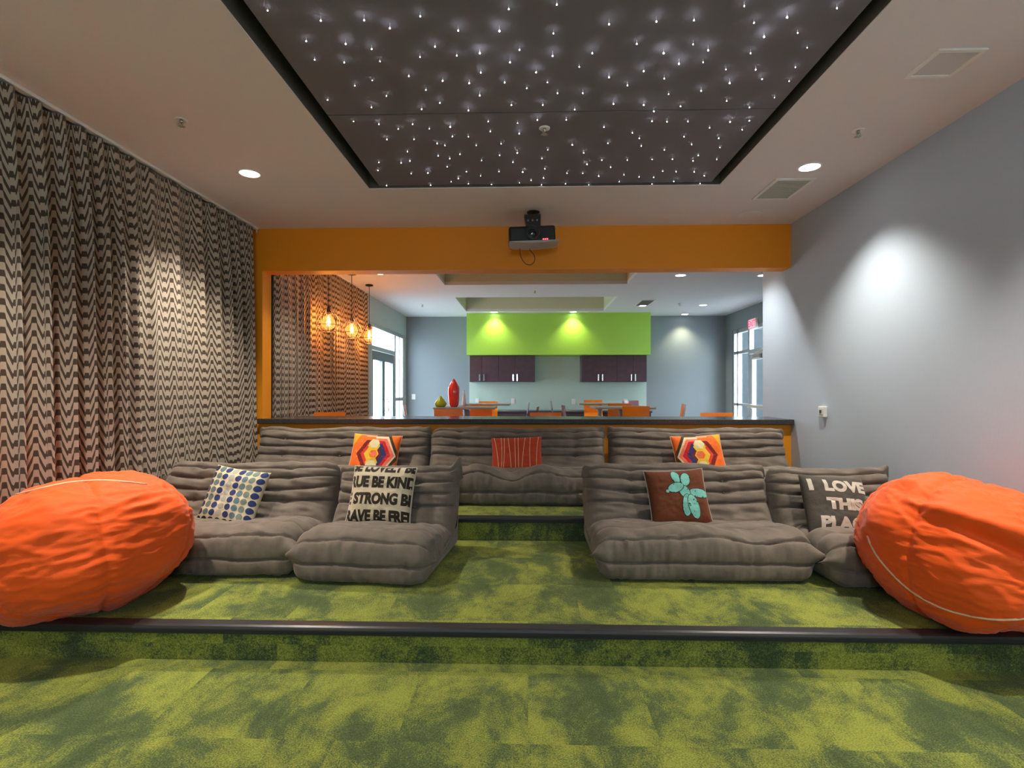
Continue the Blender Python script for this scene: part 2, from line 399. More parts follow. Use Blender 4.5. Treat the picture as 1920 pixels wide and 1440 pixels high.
# ------------------------------------------------------------ glazing of the dining room
def storefront_left():
    x = DXL-.07; xa, xb = x-.03, x+.05
    d = sempty('door_1', (x, 9.66, 0))
    bm = boxes([(xa, xb, 9.52, 9.64, 0, 2.56), (xa, xb, 11.28, 11.38, 0, 2.56), (xa, xb, 9.64, 11.28, 2.06, 2.14), (xa, xb, 9.64, 11.28, 2.48, 2.56)])
    obj('door_frame', bm, M['alu'], d, world=True)
    obj('transom_pane', boxes([(x, x+.006, 9.64, 11.28, 2.14, 2.48)]), M['glass'], d, world=True)
    for (a, b, hs) in ((9.65, 10.455, 1), (10.465, 11.27, -1)):
        bm = boxes([(xa, xb-.01, a, a+.09, .01, 2.05), (xa, xb-.01, b-.09, b, .01, 2.05), (xa, xb-.01, a+.09, b-.09, .01, .25), (xa, xb-.01, a+.09, b-.09, 1.88, 2.05)])
        lf = obj('door_leaf', bm, mat('grey_door_rail', (.22, .26, .28), .35, metal=.4), d, world=True)
        pn = obj('pane', boxes([(x, x+.006, a+.09, b-.09, .25, 1.88)]), M['glass'], lf)
        pn.parent = lf
        pn.location = -Vector(d.location)
        yy = b-.05 if hs == 1 else a+.05
        bm = bmesh.new()
        tube(bm, [(xb-.01, yy, 1.14), (xb+.055, yy, 1.14), (xb+.07, yy, 1.12), (xb+.07, yy, .90), (xb+.055, yy, .88), (xb-.01, yy, .88)], .012)
        h = obj('door_handle', bm, M['chrome'], lf); h.location = -Vector(d.location)
    w = sempty('window_1', (x, 11.7, 0))
    bm = boxes([(xa, xb, 12.02, 12.1, 0, 2.56), (xa, xb, 11.66, 11.71, 0, 2.56), (xa, xb, 11.38, 12.02, 2.48, 2.56), (xa, xb, 11.38, 12.02, 1.08, 1.15), (xa, xb, 11.38, 12.02, 0, .12)])
    obj('window_frame', bm, M['alu'], w, world=True)
    obj('pane', boxes([(x, x+.006, 11.38, 12.02, .12, 2.48)]), M['glass'], w, world=True)
storefront_left()
def storefront_right():
    x = DXR+.07; xa, xb = x-.05, x+.03
    w = sempty('window_2', (x, 11.5, 0))
    bm = boxes([(xa, xb, 11.84, 11.9, 0, 2.62), (xa, xb, 11.62, 11.68, 0, 2.62), (xa, xb, 11.02, 11.1, 0, 2.62), (xa, xb, 11.1, 11.84, 2.54, 2.62), (xa, xb, 11.1, 11.84, 2.09, 2.15), (xa, xb, 11.1, 11.84, 0, .12), (xa, xb, 11.1, 11.84, .98, 1.03)])
    obj('window_frame', bm, M['alu'], w, world=True)
    obj('pane', boxes([(x, x+.006, 11.1, 11.84, .12, 2.54)]), M['glass'], w, world=True)
    d = sempty('door_2', (x, 10.5, 0))
    bm = boxes([(xa, xb, 9.6, 9.7, 0, 2.62), (xa, xb, 9.7, 11.02, 2.54, 2.62), (xa, xb, 9.7, 11.02, 2.05, 2.14)])
    obj('door_frame', bm, M['alu'], d, world=True)
    obj('transom_pane', boxes([(x, x+.006, 9.7, 11.02, 2.14, 2.54)]), M['glass'], d, world=True)
    bm = boxes([(xa, xb, 9.75, 9.85, .01, 2.04), (xa, xb, 10.9, 11.0, .01, 2.04), (xa, xb, 9.85, 10.9, .01, .25), (xa, xb, 9.85, 10.9, 1.93, 2.04)])
    lf = obj('door_leaf', bm, M['alu'], d, world=True)
    o = obj('pane', boxes([(x, x+.006, 9.85, 10.9, .25, 1.93)]), M['glass'], lf); o.location = -Vector(d.location)
    bm = boxes([(xa-.07, xa-.04, 9.8, 10.95, .96, 1.02), (xa-.05, xa, 9.8, 9.9, .95, 1.03), (xa-.05, xa, 10.85, 10.95, .95, 1.03)])
    o = obj('push_bar', bm, M['louvre'], lf); o.location = -Vector(d.location)
    bm = boxes([(xa-.06, xa, 10.45, 10.75, 1.95, 2.02)]); tube(bm, [(xa-.05, 10.6, 2.02), (xa-.16, 10.35, 2.06), (xa-.02, 10.2, 2.09)], .012)
    o = obj('door_closer', bm, M['silver'], lf); o.location = -Vector(d.location)
storefront_right()
e = thing('exit_sign', 'red lit EXIT sign over the glass door at the right end of the dining room', 'sign', at(1412, 607, X=DXR-.03))
bm = bmesh.new(); bbox(bm, -.025, .03, -.17, .17, -.1, .1, .006); obj('housing', bm, M['white'], e)
obj('face', boxes([(-.028, -.025, -.155, .155, -.085, .085)]), M['exitpink'], e)
def text_mesh(body, size, offset=.0, align='CENTER'):
    c = bpy.data.curves.new('t', 'FONT'); c.body = body; c.size = size; c.offset = offset; c.align_x = align; c.align_y = 'CENTER'; c.fill_mode = 'FRONT'; c.resolution_u = 4
    o = bpy.data.objects.new('t', c); COL.objects.link(o); bpy.context.view_layer.update()
    me = bpy.data.meshes.new_from_object(o.evaluated_get(bpy.context.evaluated_depsgraph_get()))
    bm = bmesh.new(); bm.from_mesh(me); bpy.data.objects.remove(o); bpy.data.meshes.remove(me); bpy.data.curves.remove(c)
    return bm
t = text_mesh('EXIT', .17, .004); bmesh.ops.transform(t, matrix=Matrix(((0, 0, 1, -.0295), (-1.0, 0, 0, 0), (0, 1.0, 0, 0), (0, 0, 0, 1))), verts=t.verts)
obj('lettering', t, M['exitred'], e, fixn=False)

# ------------------------------------------------------------ curtains
def curtain(name, label, x, y0, y1, z0, z1, seed, amp=.05, pitch=.18, xlimit=None, parent=None, flare=.0):
    rnd = random.Random(seed)
    n = int((y1-y0)/.006); ys = np.linspace(0, y1-y0, n)
    ph = np.zeros(n); a = rnd.random()*6; b = rnd.random()*6
    freq = 2*PI/pitch*(1+.28*np.sin(ys*2.3+a)+.18*np.sin(ys*5.1+b))
    ph = np.cumsum(freq)*(ys[1]-ys[0])
    am = amp*(.75+.35*np.sin(ys*3.7+b))
    nz = 48; bm = bmesh.new(); uvl = bm.loops.layers.uv.new('UVMap')
    # cloth length along the folds, measured once at mid height
    def xo(t):
        k = .45+.55*min(1, t*5)      # folds are tighter at the heading
        wv = np.sin(ph+.5*t*np.sin(ys*1.7+a))
        wv = np.sign(wv)*np.abs(wv)**.6
        e_ = np.clip((ys-(ys[-1]-.07))/.07, 0, 1)
        return (am*k*wv)*(1-e_)+e_*amp*.6 + .012*np.sin(ph*2.1+3*t)*t
    yo = lambda t: .035*np.sin(ph*1.0+1.3)*min(1, t*4)
    mid = xo(.5); u = np.concatenate([[0], np.cumsum(np.hypot(np.diff(mid), np.diff(ys+yo(.5))))])
    rows = []
    for j in range(nz+1):
        t = j/nz; X = x+xo(t); Yv = y0+ys*(1+flare*t)+yo(t); z = z1+(z0-z1)*t
        rows.append([bm.verts.new((X[i], Yv[i], z)) for i in range(n)])
    for j in range(nz):
        for i in range(n-1):
            f = bm.faces.new((rows[j][i], rows[j][i+1], rows[j+1][i+1], rows[j+1][i])); f.smooth = True
            for l, (ii, jj) in zip(f.loops, ((i, j), (i+1, j), (i+1, j+1), (i, j+1))):
                l[uvl].uv = (u[ii], z1+(z0-z1)*jj/nz)
    c = obj(name, bm, M['curtain'], fixn=False)
    if label: tag(c, label, 'curtain')
    return c
CX = -2.82
curtain('curtain', 'wavy brown and beige patterned curtain covering the theatre wall behind the left beanbag', CX, .2, 5.31, .05, CEIL-.035, 3, amp=.06, flare=.024)
curtain('curtain', 'wavy patterned curtain beyond the bar, behind the three lit pendants', -2.775, 5.70, 9.12, .05, ZD-.03, 11, amp=.036, pitch=.15)
bm = bmesh.new(); bbox(bm, CX-.022, CX+.022, .1, 5.46, CEIL-.022, CEIL-.001, .003); tube(bm, [(CX, 5.46, CEIL-.02), (CX, 5.47, CEIL-.05)], .006)
tag(obj('curtain_track', bm, M['whitem']), 'slim white curtain track along the theatre ceiling above the near curtain', 'curtain track')
bm = bmesh.new(); bbox(bm, -2.80, -2.77, 5.70, 9.2, ZD-.02, ZD-.001, .003)
tag(obj('curtain_track', bm, M['whitem']), 'slim white curtain track in the dining room above the curtain by the pendants', 'curtain track')

# ------------------------------------------------------------ star ceiling
PZ = CEIL+.02
near = [(257,50,2),(509,97,3),(714,96,3),(836,134,3),(980,77,2),(1160,145,3),(1399,43,2),(1355,147,4),(1627,22,2),(1611,158,2),(1874,115,3),(440,195,2),(627,208,3),(750,232,2),(1050,221,2),(1153,263,2),(1262,252,4),(1450,236,2),(1607,265,3),(1795,252,3),(480,283,1),(620,296,2),(789,290,1),(979,270,2),(1405,295,3),(1733,317,1),(926,360,2),(1267,344,2),(1529,342,3),(1874,366,3),(753,381,1),(670,406,1),(1086,383,2),(1212,394,2),(1380,390,2),(1582,390,1),(1007,426,1),(1485,418,1),(1630,441,2),(1750,441,2),(820,454,1),(1262,452,3),(541,473,1),(1073,487,2),(1412,497,2),(1561,497,2),(1895,492,3),(749,508,2),(987,517,2),(1208,523,3),(1712,519,2)]
far = [(664,575,1),(784,588,2),(876,611,1),(944,588,2),(1023,609,1),(1122,601,3),(1302,575,1),(1441,583,1),(1535,568,3),(1672,568,2),(1850,602,1),(1132,646,1),(1208,647,1),(1312,623,1),(1449,633,3),(822,660,2),(950,660,1),(1060,679,1),(1097,689,1),(1245,688,1),(1363,681,1),(1700,686,2),(1869,679,1),(919,718,1),(1065,738,1),(1120,751,1),(1168,731,1),(1356,735,1),(1440,724,3),(1584,710,1),(1754,724,2),(784,769,1),(780,807,1),(889,772,2),(931,762,1),(1108,790,1),(1271,760,1),(1419,768,1),(1556,750,1),(1840,758,1),(937,822,1),(1016,819,3),(1199,813,1),(1353,812,1),(1465,815,3),(1570,799,1),(1770,778,2),(1882,792,1),(1160,846,2),(1266,833,1),(1564,843,1),(1675,821,1),(1750,821,1),(1825,834,2),(1126,861,1),(1029,877,1),(821,879,1),(1208,870,1),(1318,874,1),(1450,866,1),(1505,854,1),(1554,876,1),(1668,870,1),(1777,879,1)]
near2 = [(583,102,3),(761,96,3),(999,28,2),(1045,108,2),(1202,82,4),(1438,38,2),(490,208,2),(757,210,2),(828,238,3),(617,252,4),(1093,174,4),(1252,156,1),(1297,226,1),(1029,252,2),(690,302,4),(804,295,2),(523,337,3),(620,372,2),(446,404,2),(912,329,1),(1053,330,2),(1241,318,1),(930,394,3),(1083,375,2),(1212,384,1),(641,446,1),(795,430,2),(916,478,1),(1142,462,1),(523,497,3),(697,504,2),(1023,509,2),(571,527,2)]
far2 = [(562,574,2),(633,576,2),(732,575,1),(835,605,1),(932,577,3),(1023,572,2),(989,614,1),(469,629,1),(502,655,1),(511,691,1),(714,647,1),(878,655,2),(750,684,1),(884,699,1),(621,710,1),(781,736,1),(659,754,2),(756,762,2),(869,755,1),(563,755,1),(445,758,1),(613,811,1),(676,813,1),(762,814,2),(810,833,2),(429,828,1),(501,838,1),(570,840,1),(407,861,1),(665,859,2),(562,872,1),(785,875,1)]
near = [(400+x/2.526, y/2.526, s) for x, y, s in near]+[(1000+x/2.526, y/2.526, s) for x, y, s in near2]
far = [(400+x/2.526, y/2.526, s) for x, y, s in far]+[(1000+x/2.526, y/2.526, s) for x, y, s in far2]
YS = at(990, 211, Z=PZ).y
PX0, PX1 = -1.245, 1.505
star_em = [emis('fibre_glow_%s' % nme, (.92, .95, 1), s) for nme, s in (('faint', 35), ('soft', 50), ('bright', 75), ('brightest', 95))]
star_me = []
for k in range(4):
    bm = bmesh.new(); L = (.014, .020, .026, .026)[k]
    lathe(bm, [(.0012, 0), (.0012, -L)], seg=5, mi=1)
    r = (.0019, .0023, .0027, .0031)[k]
    lathe(bm, [(.0006, -L+r), (r*.8, -L+r*.6), (r, -L), (r*.8, -L-r*.6), (.0006, -L-r)], seg=7)
    me = bpy.data.meshes.new('fibre_light'); bm.to_mesh(me); bm.free(); me.materials.append(star_em[k]); me.materials.append(M['whitem']); star_me.append((me, L))
for stars, ya, yb, lab in ((near, 2.07, YS-.004, 'dark starlight ceiling panel nearer the viewer, its bright fibre tips widely spaced'),
                           (far, YS+.004, RYF-.012, 'dark starlight ceiling panel in front of the projector, with its dense small fibre tips')):
    p = thing('starlight_panel', lab, 'ceiling panel', ((PX0+PX1)/2, (ya+yb)/2, PZ), group=None)
    bm = bmesh.new(); bbox(bm, PX0, PX1, ya, yb, PZ, PZ+.03, .003, 1); obj('panel_board', bm, M['starpanel'], p, world=True)
    for px, py, s in stars:
        me, L = star_me[s-1]
        q = at(px, py, Z=PZ-L)
        if py < 211 and not (ya < q.y < yb): continue
        o = bpy.data.objects.new('fibre_light', me); COL.objects.link(o); o.parent = p
        o.location = (q.x-p.location.x, min(max(q.y, ya+.01), yb-.01)-p.location.y, -.0005)
p = thing('starlight_panel', 'dark starlight ceiling panel overhead, beyond the top of the photo', 'ceiling panel', ((PX0+PX1)/2, .7, PZ))
bm = bmesh.new(); bbox(bm, PX0, PX1, -.55, 2.062, PZ, PZ+.03, .003, 1); obj('panel_board', bm, M['starpanel'], p, world=True)

# ------------------------------------------------------------ ceiling fittings
def downlight_proto():
    t = thing('downlight', 'x', 'ceiling light')
    bm = bmesh.new()
    lathe(bm, [(.088, 0), (.088, -.004), (.080, -.007), (.072, -.004), (.070, .0)], seg=32, cap=False)
    obj('trim_ring', bm, M['whitem'], t)
    bm = bmesh.new(); lathe(bm, [(.0005, -.0035), (.070, -.0035)], seg=32, cap=False); obj('lens', bm, M['downlens'], t)
    return t
DL = downlight_proto(); first = [True]
def downlight(x, y, label, power, spot=R(104), color=(1, .91, .77), blend=.72, scale=1):
    t = DL if first[0] else copy_tree(DL)
    first[0] = False
    t.location = (x, y, CEIL-.0005); t['label'] = label; t['group'] = 'round recessed downlights'
    t.scale = (scale, scale, 1)
    light('SPOT', 'downlight_beam', (x, y, CEIL-.02), power, color, (0, 0, 0), spot_size=spot, spot_blend=blend, shadow_soft_size=.06)
    return t
WARM = (1, .86, .66)
a = at(468, 325, Z=CEIL); b = at(1518, 313, Z=CEIL)
downlight(a.x, a.y, 'round lit recessed downlight in the theatre ceiling nearest the curtain', 185)
downlight(b.x, b.y, 'round lit recessed downlight in the theatre ceiling beside the square louvred vent', 140)
for y in (2.1, .3, -1.5):  # overhead and rear pairs are unseen, added for ambient light
    for x in (a.x, b.x):
        pos = 'left' if x < 0 else 'right'
        wh = {2.1: 'just above the top edge of the photo', .3: 'added as fill above the viewer', -1.5: 'added as fill behind the viewer'}[y]
        downlight(x, y, 'recessed theatre downlight on the %s, %s' % (pos, wh), {2.1: 155, .3: 85, -1.5: 30}[y])
for (px, py, lab, pw) in [(1276, 516, 'recessed downlight at the near right of the dining ceiling', 50),
                          (1205, 573, 'dining downlight in front of the dark square ceiling vent', 50),
                          (1318, 572, 'dining downlight nearest the exit sign corner', 50)]:
    q = at(px, py, Z=CEIL); downlight(q.x, q.y, lab, pw)
q = at(1284, 589, Z=CEIL); downlight(q.x, q.y, 'recessed downlight washing the grey wall right of the lime soffit', 55, color=(1, .88, .55))
q = at(712, 513, Z=CEIL); downlight(q.x, q.y, 'small recessed downlight near the pendants at the left of the dining ceiling', 22, scale=.7)
q = at(1431, 516, Z=CEIL); downlight(q.x, q.y, 'dining downlight half hidden by the end of the pale right wall', 22)
downlight(2.12, 5.97, 'recessed downlight over the right end of the bar ledge, hidden by the orange beam', 110, color=(1, .96, .88))
downlight(-1.95, 5.97, 'recessed downlight added over the left end of the bar ledge to brighten the jamb, hidden by the orange beam', 70, color=(1, .9, .75))  # added lamp, brightens the left jamb of the opening
SOFY = 11.72
for px, lab in ((927, 'downlight above the left part of the lime green soffit'), (1075, 'downlight above the right part of the lime green soffit')):
    q = at(px, 586, Y=SOFY-.13); downlight(q.x, SOFY-.13, lab, 34, color=(1, .93, .45), spot=R(110))

def sprinkler(p, label):
    t = thing('sprinkler_head', label, 'sprinkler', p, group='ceiling sprinkler heads')
    bm = bmesh.new(); lathe(bm, [(.036, 0), (.036, -.004), (.028, -.007), (.014, -.003)], seg=24); obj('escutcheon', bm, M['whitem'], t)
    bm = bmesh.new(); lathe(bm, [(.010, -.003), (.010, -.018), (.006, -.020), (.006, -.028)], seg=10)
    tube(bm, [(-.010, 0, -.016), (-.014, 0, -.026), (-.004, 0, -.040)], .0022, 5); tube(bm, [(.010, 0, -.016), (.014, 0, -.026), (.004, 0, -.040)], .0022, 5)
    obj('body', bm, M['spec'], t)
    bm = bmesh.new(); lathe(bm, [(.018, -.040), (.018, -.043)], seg=12)
    for k in range(8):
        an = k*PI/4; tube(bm, [(.017*math.cos(an), .017*math.sin(an), -.0415), (.024*math.cos(an), .024*math.sin(an), -.0425)], .002, 4)
    obj('deflector', bm, M['spec'], t)
for px, py, z, lab in [(340, 224, CEIL, 'sprinkler head in the theatre ceiling near the curtain'), (1609, 244, CEIL, 'sprinkler head in the theatre ceiling near the right wall'),
                       (1021, 240, PZ, 'sprinkler head poking through the starlight ceiling panel'), (792, 571, CEIL, 'tiny sprinkler head above the glass double door'),
                       (1003, 545, CEIL, 'tiny sprinkler head between the two dining ceiling recesses'), (1275, 569, CEIL, 'tiny sprinkler head between the far dining downlights')]:
    sprinkler(at(px, py, Z=z-.001), lab)
def vent(c4, label, slats, m, group='square ceiling vents', name='ceiling_vent'):
    xs = [p.x for p in c4]; ys = [p.y for p in c4]
    x0, x1 = (xs[0]+xs[3])/2, (xs[1]+xs[2])/2; y0, y1 = (ys[2]+ys[3])/2, (ys[0]+ys[1])/2
    z = CEIL-.0005
    t = thing(name, label, 'vent', ((x0+x1)/2, (y0+y1)/2, z), group=group)
    fw = (x1-x0)*.09
    bm = bmesh.new()
    for b in [(x0, x1, y0, y0+fw), (x0, x1, y1-fw, y1), (x0, x0+fw, y0+fw, y1-fw), (x1-fw, x1, y0+fw, y1-fw)]: box(bm, b[0], b[1], b[2], b[3], z-.009, z)
    obj('frame', bm, M['whitem'], t, world=True)
    obj('grille_plate', boxes([(x0+fw, x1-fw, y0+fw, y1-fw, z-.003, z)]), m, t, world=True)
    if slats:
        bm = bmesh.new(); n = slats
        for k in range(n):
            yy = y0+fw+(y1-y0-2*fw)*(k+.5)/n
            box(bm, x0+fw, x1-fw, yy-.004, yy+.001, z-.008, z-.003)
        obj('louvre', bm, m, t, world=True)
Zc = dict(Z=CEIL)
vent([at(1697, 144, **Zc), at(1781, 144, **Zc), at(1852, 90, **Zc), at(1760, 90, **Zc)], 'plain square ceiling access panel with pale frame near the top right corner', 0, mat('panel_grey', (.66, .64, .66), .7))
vent([at(1409, 373, **Zc), at(1480, 373, **Zc), at(1528, 334, **Zc), at(1456, 334, **Zc)], 'square louvred air vent in the theatre ceiling below the right downlight', 16, M['louvre'])
vent([at(1190, 573, **Zc), at(1217, 573, **Zc), at(1228, 562, **Zc), at(1201, 562, **Zc)], 'small dark square vent in the far dining ceiling', 6, mat('dark_vent', (.16, .17, .2), .6))
q = at(1405, 402, Z=CEIL-.001)
bm = bmesh.new(); lathe(bm, [(.11, 0), (.11, -.004), (.10, -.006), (.0005, -.006)], c=q, seg=36)
tag(obj('ceiling_speaker', bm, M['ceil']), 'round flush ceiling disc painted to match, near the orange beam', 'ceiling speaker')

# ------------------------------------------------------------ projector
pj = at(1000, 441, Y=4.92)
P = thing('projector', 'black ceiling projector with silver underside hanging in front of the orange beam', 'projector', (pj.x, pj.y, pj.z))
P.rotation_euler = (R(1), R(-2.5), R(3))
bm = bmesh.new(); bbox(bm, -.225, .205, -.02, .30, -.055, .085, .022, 3); 
obj('housing', bm, M['black'], P, smooth=False)
bm = bmesh.new()
rows = []
for yy, sc in ((-.035, .96), (.0, 1), (.22, 1), (.24, .95)):
    pr = []
    for k in range(17):
        a_ = k/16; x_ = -.225+.47*a_; zz = -.056-.020*math.sin(PI*min(1, max(0, a_*1.02)))**.6
        pr.append((x_*sc, yy, zz))
    pr += [(.245*sc, yy, -.055), (-.225*sc, yy, -.055)]
    rows.append([bm.verts.new(q_) for q_ in pr])
for a_, b_ in zip(rows, rows[1:]):
    n = len(a_)
    for k in range(n): bm.faces.new((a_[k], a_[(k+1) % n], b_[(k+1) % n], b_[k]))
bm.faces.new(rows[0]); bm.faces.new(rows[-1][::-1])
obj('silver_underside', bm, M['silver'], P)
bm = bmesh.new()
t = bmesh.new(); lathe(t, [(.058, 0), (.060, .04), (.052, .045), (.048, .02)], seg=36)
merge(bm, t, 0, Matrix.Translation((-.012, -.02, .012)) @ Matrix.Rotation(R(90), 4, 'X'))
t = bmesh.new(); lathe(t, [(.0005, .03), (.02, .028), (.035, .022), (.048, .01)], seg=36, cap=False)
merge(bm, t, 1, Matrix.Translation((-.012, -.02, .012)) @ Matrix.Rotation(R(90), 4, 'X'))
t = bmesh.new(); lathe(t, [(.0605, .035), (.0625, .040), (.0605, .045)], seg=36, cap=False)
merge(bm, t, 2, Matrix.Translation((-.012, -.02, .012)) @ Matrix.Rotation(R(90), 4, 'X'), True)
obj('lens_barrel', bm, [M['black'], M['lens'], M['silver']], P)
bm = bmesh.new()
for k in range(3): bbox(bm, .085+k*.018, .096+k*.018, -.024, -.019, -.048, -.040, .001, 1)
obj('status_light', bm, M['ledred'], P)
bm = bmesh.new(); bbox(bm, -.06, .085, .08, .2, .085, .11, .004)
vv = [(-.055, .15), (.078, .15), (.085, .26), (-.07, .26)]
for ya_, yb_ in ((.09, .19),):
    a_ = [bm.verts.new((x_, ya_, z_-.04)) for x_, z_ in vv]; b_ = [bm.verts.new((x_, yb_, z_-.04)) for x_, z_ in vv]
    for k in range(4): bm.faces.new((a_[k], a_[(k+1) % 4], b_[(k+1) % 4], b_[k]))
    bm.faces.new(a_[::-1]); bm.faces.new(b_)
obj('mount_bracket', bm, M['black'], P)
bm = bmesh.new()
for k in range(3):
    t = bmesh.new(); lathe(t, [(.0085, 0), (.0085, .006), (.004, .008)], seg=12); merge(bm, t, 0, Matrix.Translation((-.037+k*.042, .09, .162)) @ Matrix.Rotation(R(90), 4, 'X'))
obj('mount_bolt', bm, M['silver'], P)
bm = bmesh.new(); hh = CEIL-pj.z
tube(bm, [(.02, .14, .2), (.02, .14, hh-.002)], .02, 12)
lathe(bm, [(.06, hh-.012), (.06, hh-.002)], c=(.02, .14, 0), seg=24)
obj('ceiling_plate', bm, M['blackm'], P)
bm = bmesh.new()
pts = []
for k in range(25):
    a_ = k/24; an = PI*(1.0+a_*1.16)
    pts.append((-.058+.07*(1+math.cos(an))-.005 if k else -.128+.03, .1, -.10+.0-.115*math.sin(PI*a_)**.7*(1)))
pts = [(-.125, .1, -.095), (-.125, .1, -.13), (-.118, .1, -.17), (-.10, .1, -.21), (-.075, .1, -.238), (-.045, .1, -.25), (-.015, .1, -.243), (.005, .1, -.22), (.012, .1, -.19), (.005, .1, -.16), (-.012, .1, -.135), (-.028, .1, -.115), (-.033, .1, -.10)]
tube(bm, smooth_pts(pts), .004, 6)
obj('cable', bm, mat('dark_red_cable', (.09, .012, .008), .5), P)

# thermostat on right wall
q = at(1546, 772, X=XR)
T = thing('thermostat', 'small white box control on the pale right wall above the sofas', 'thermostat', (XR-.001, q.y, q.z))
bm = bmesh.new(); bbox(bm, -.032, 0, -.048, .048, -.048, .048, .006); obj('housing', bm, M['white'], T)
bm = bmesh.new(); bbox(bm, -.036, -.031, -.032, .032, -.026, .032, .003); obj('face_plate', bm, mat('pale_face', (.55, .6, .6), .4), T)
bm = bmesh.new(); bbox(bm, -.040, -.035, -.014, .014, -.012, .016, .002); obj('sensor_window', bm, M['black'], T)

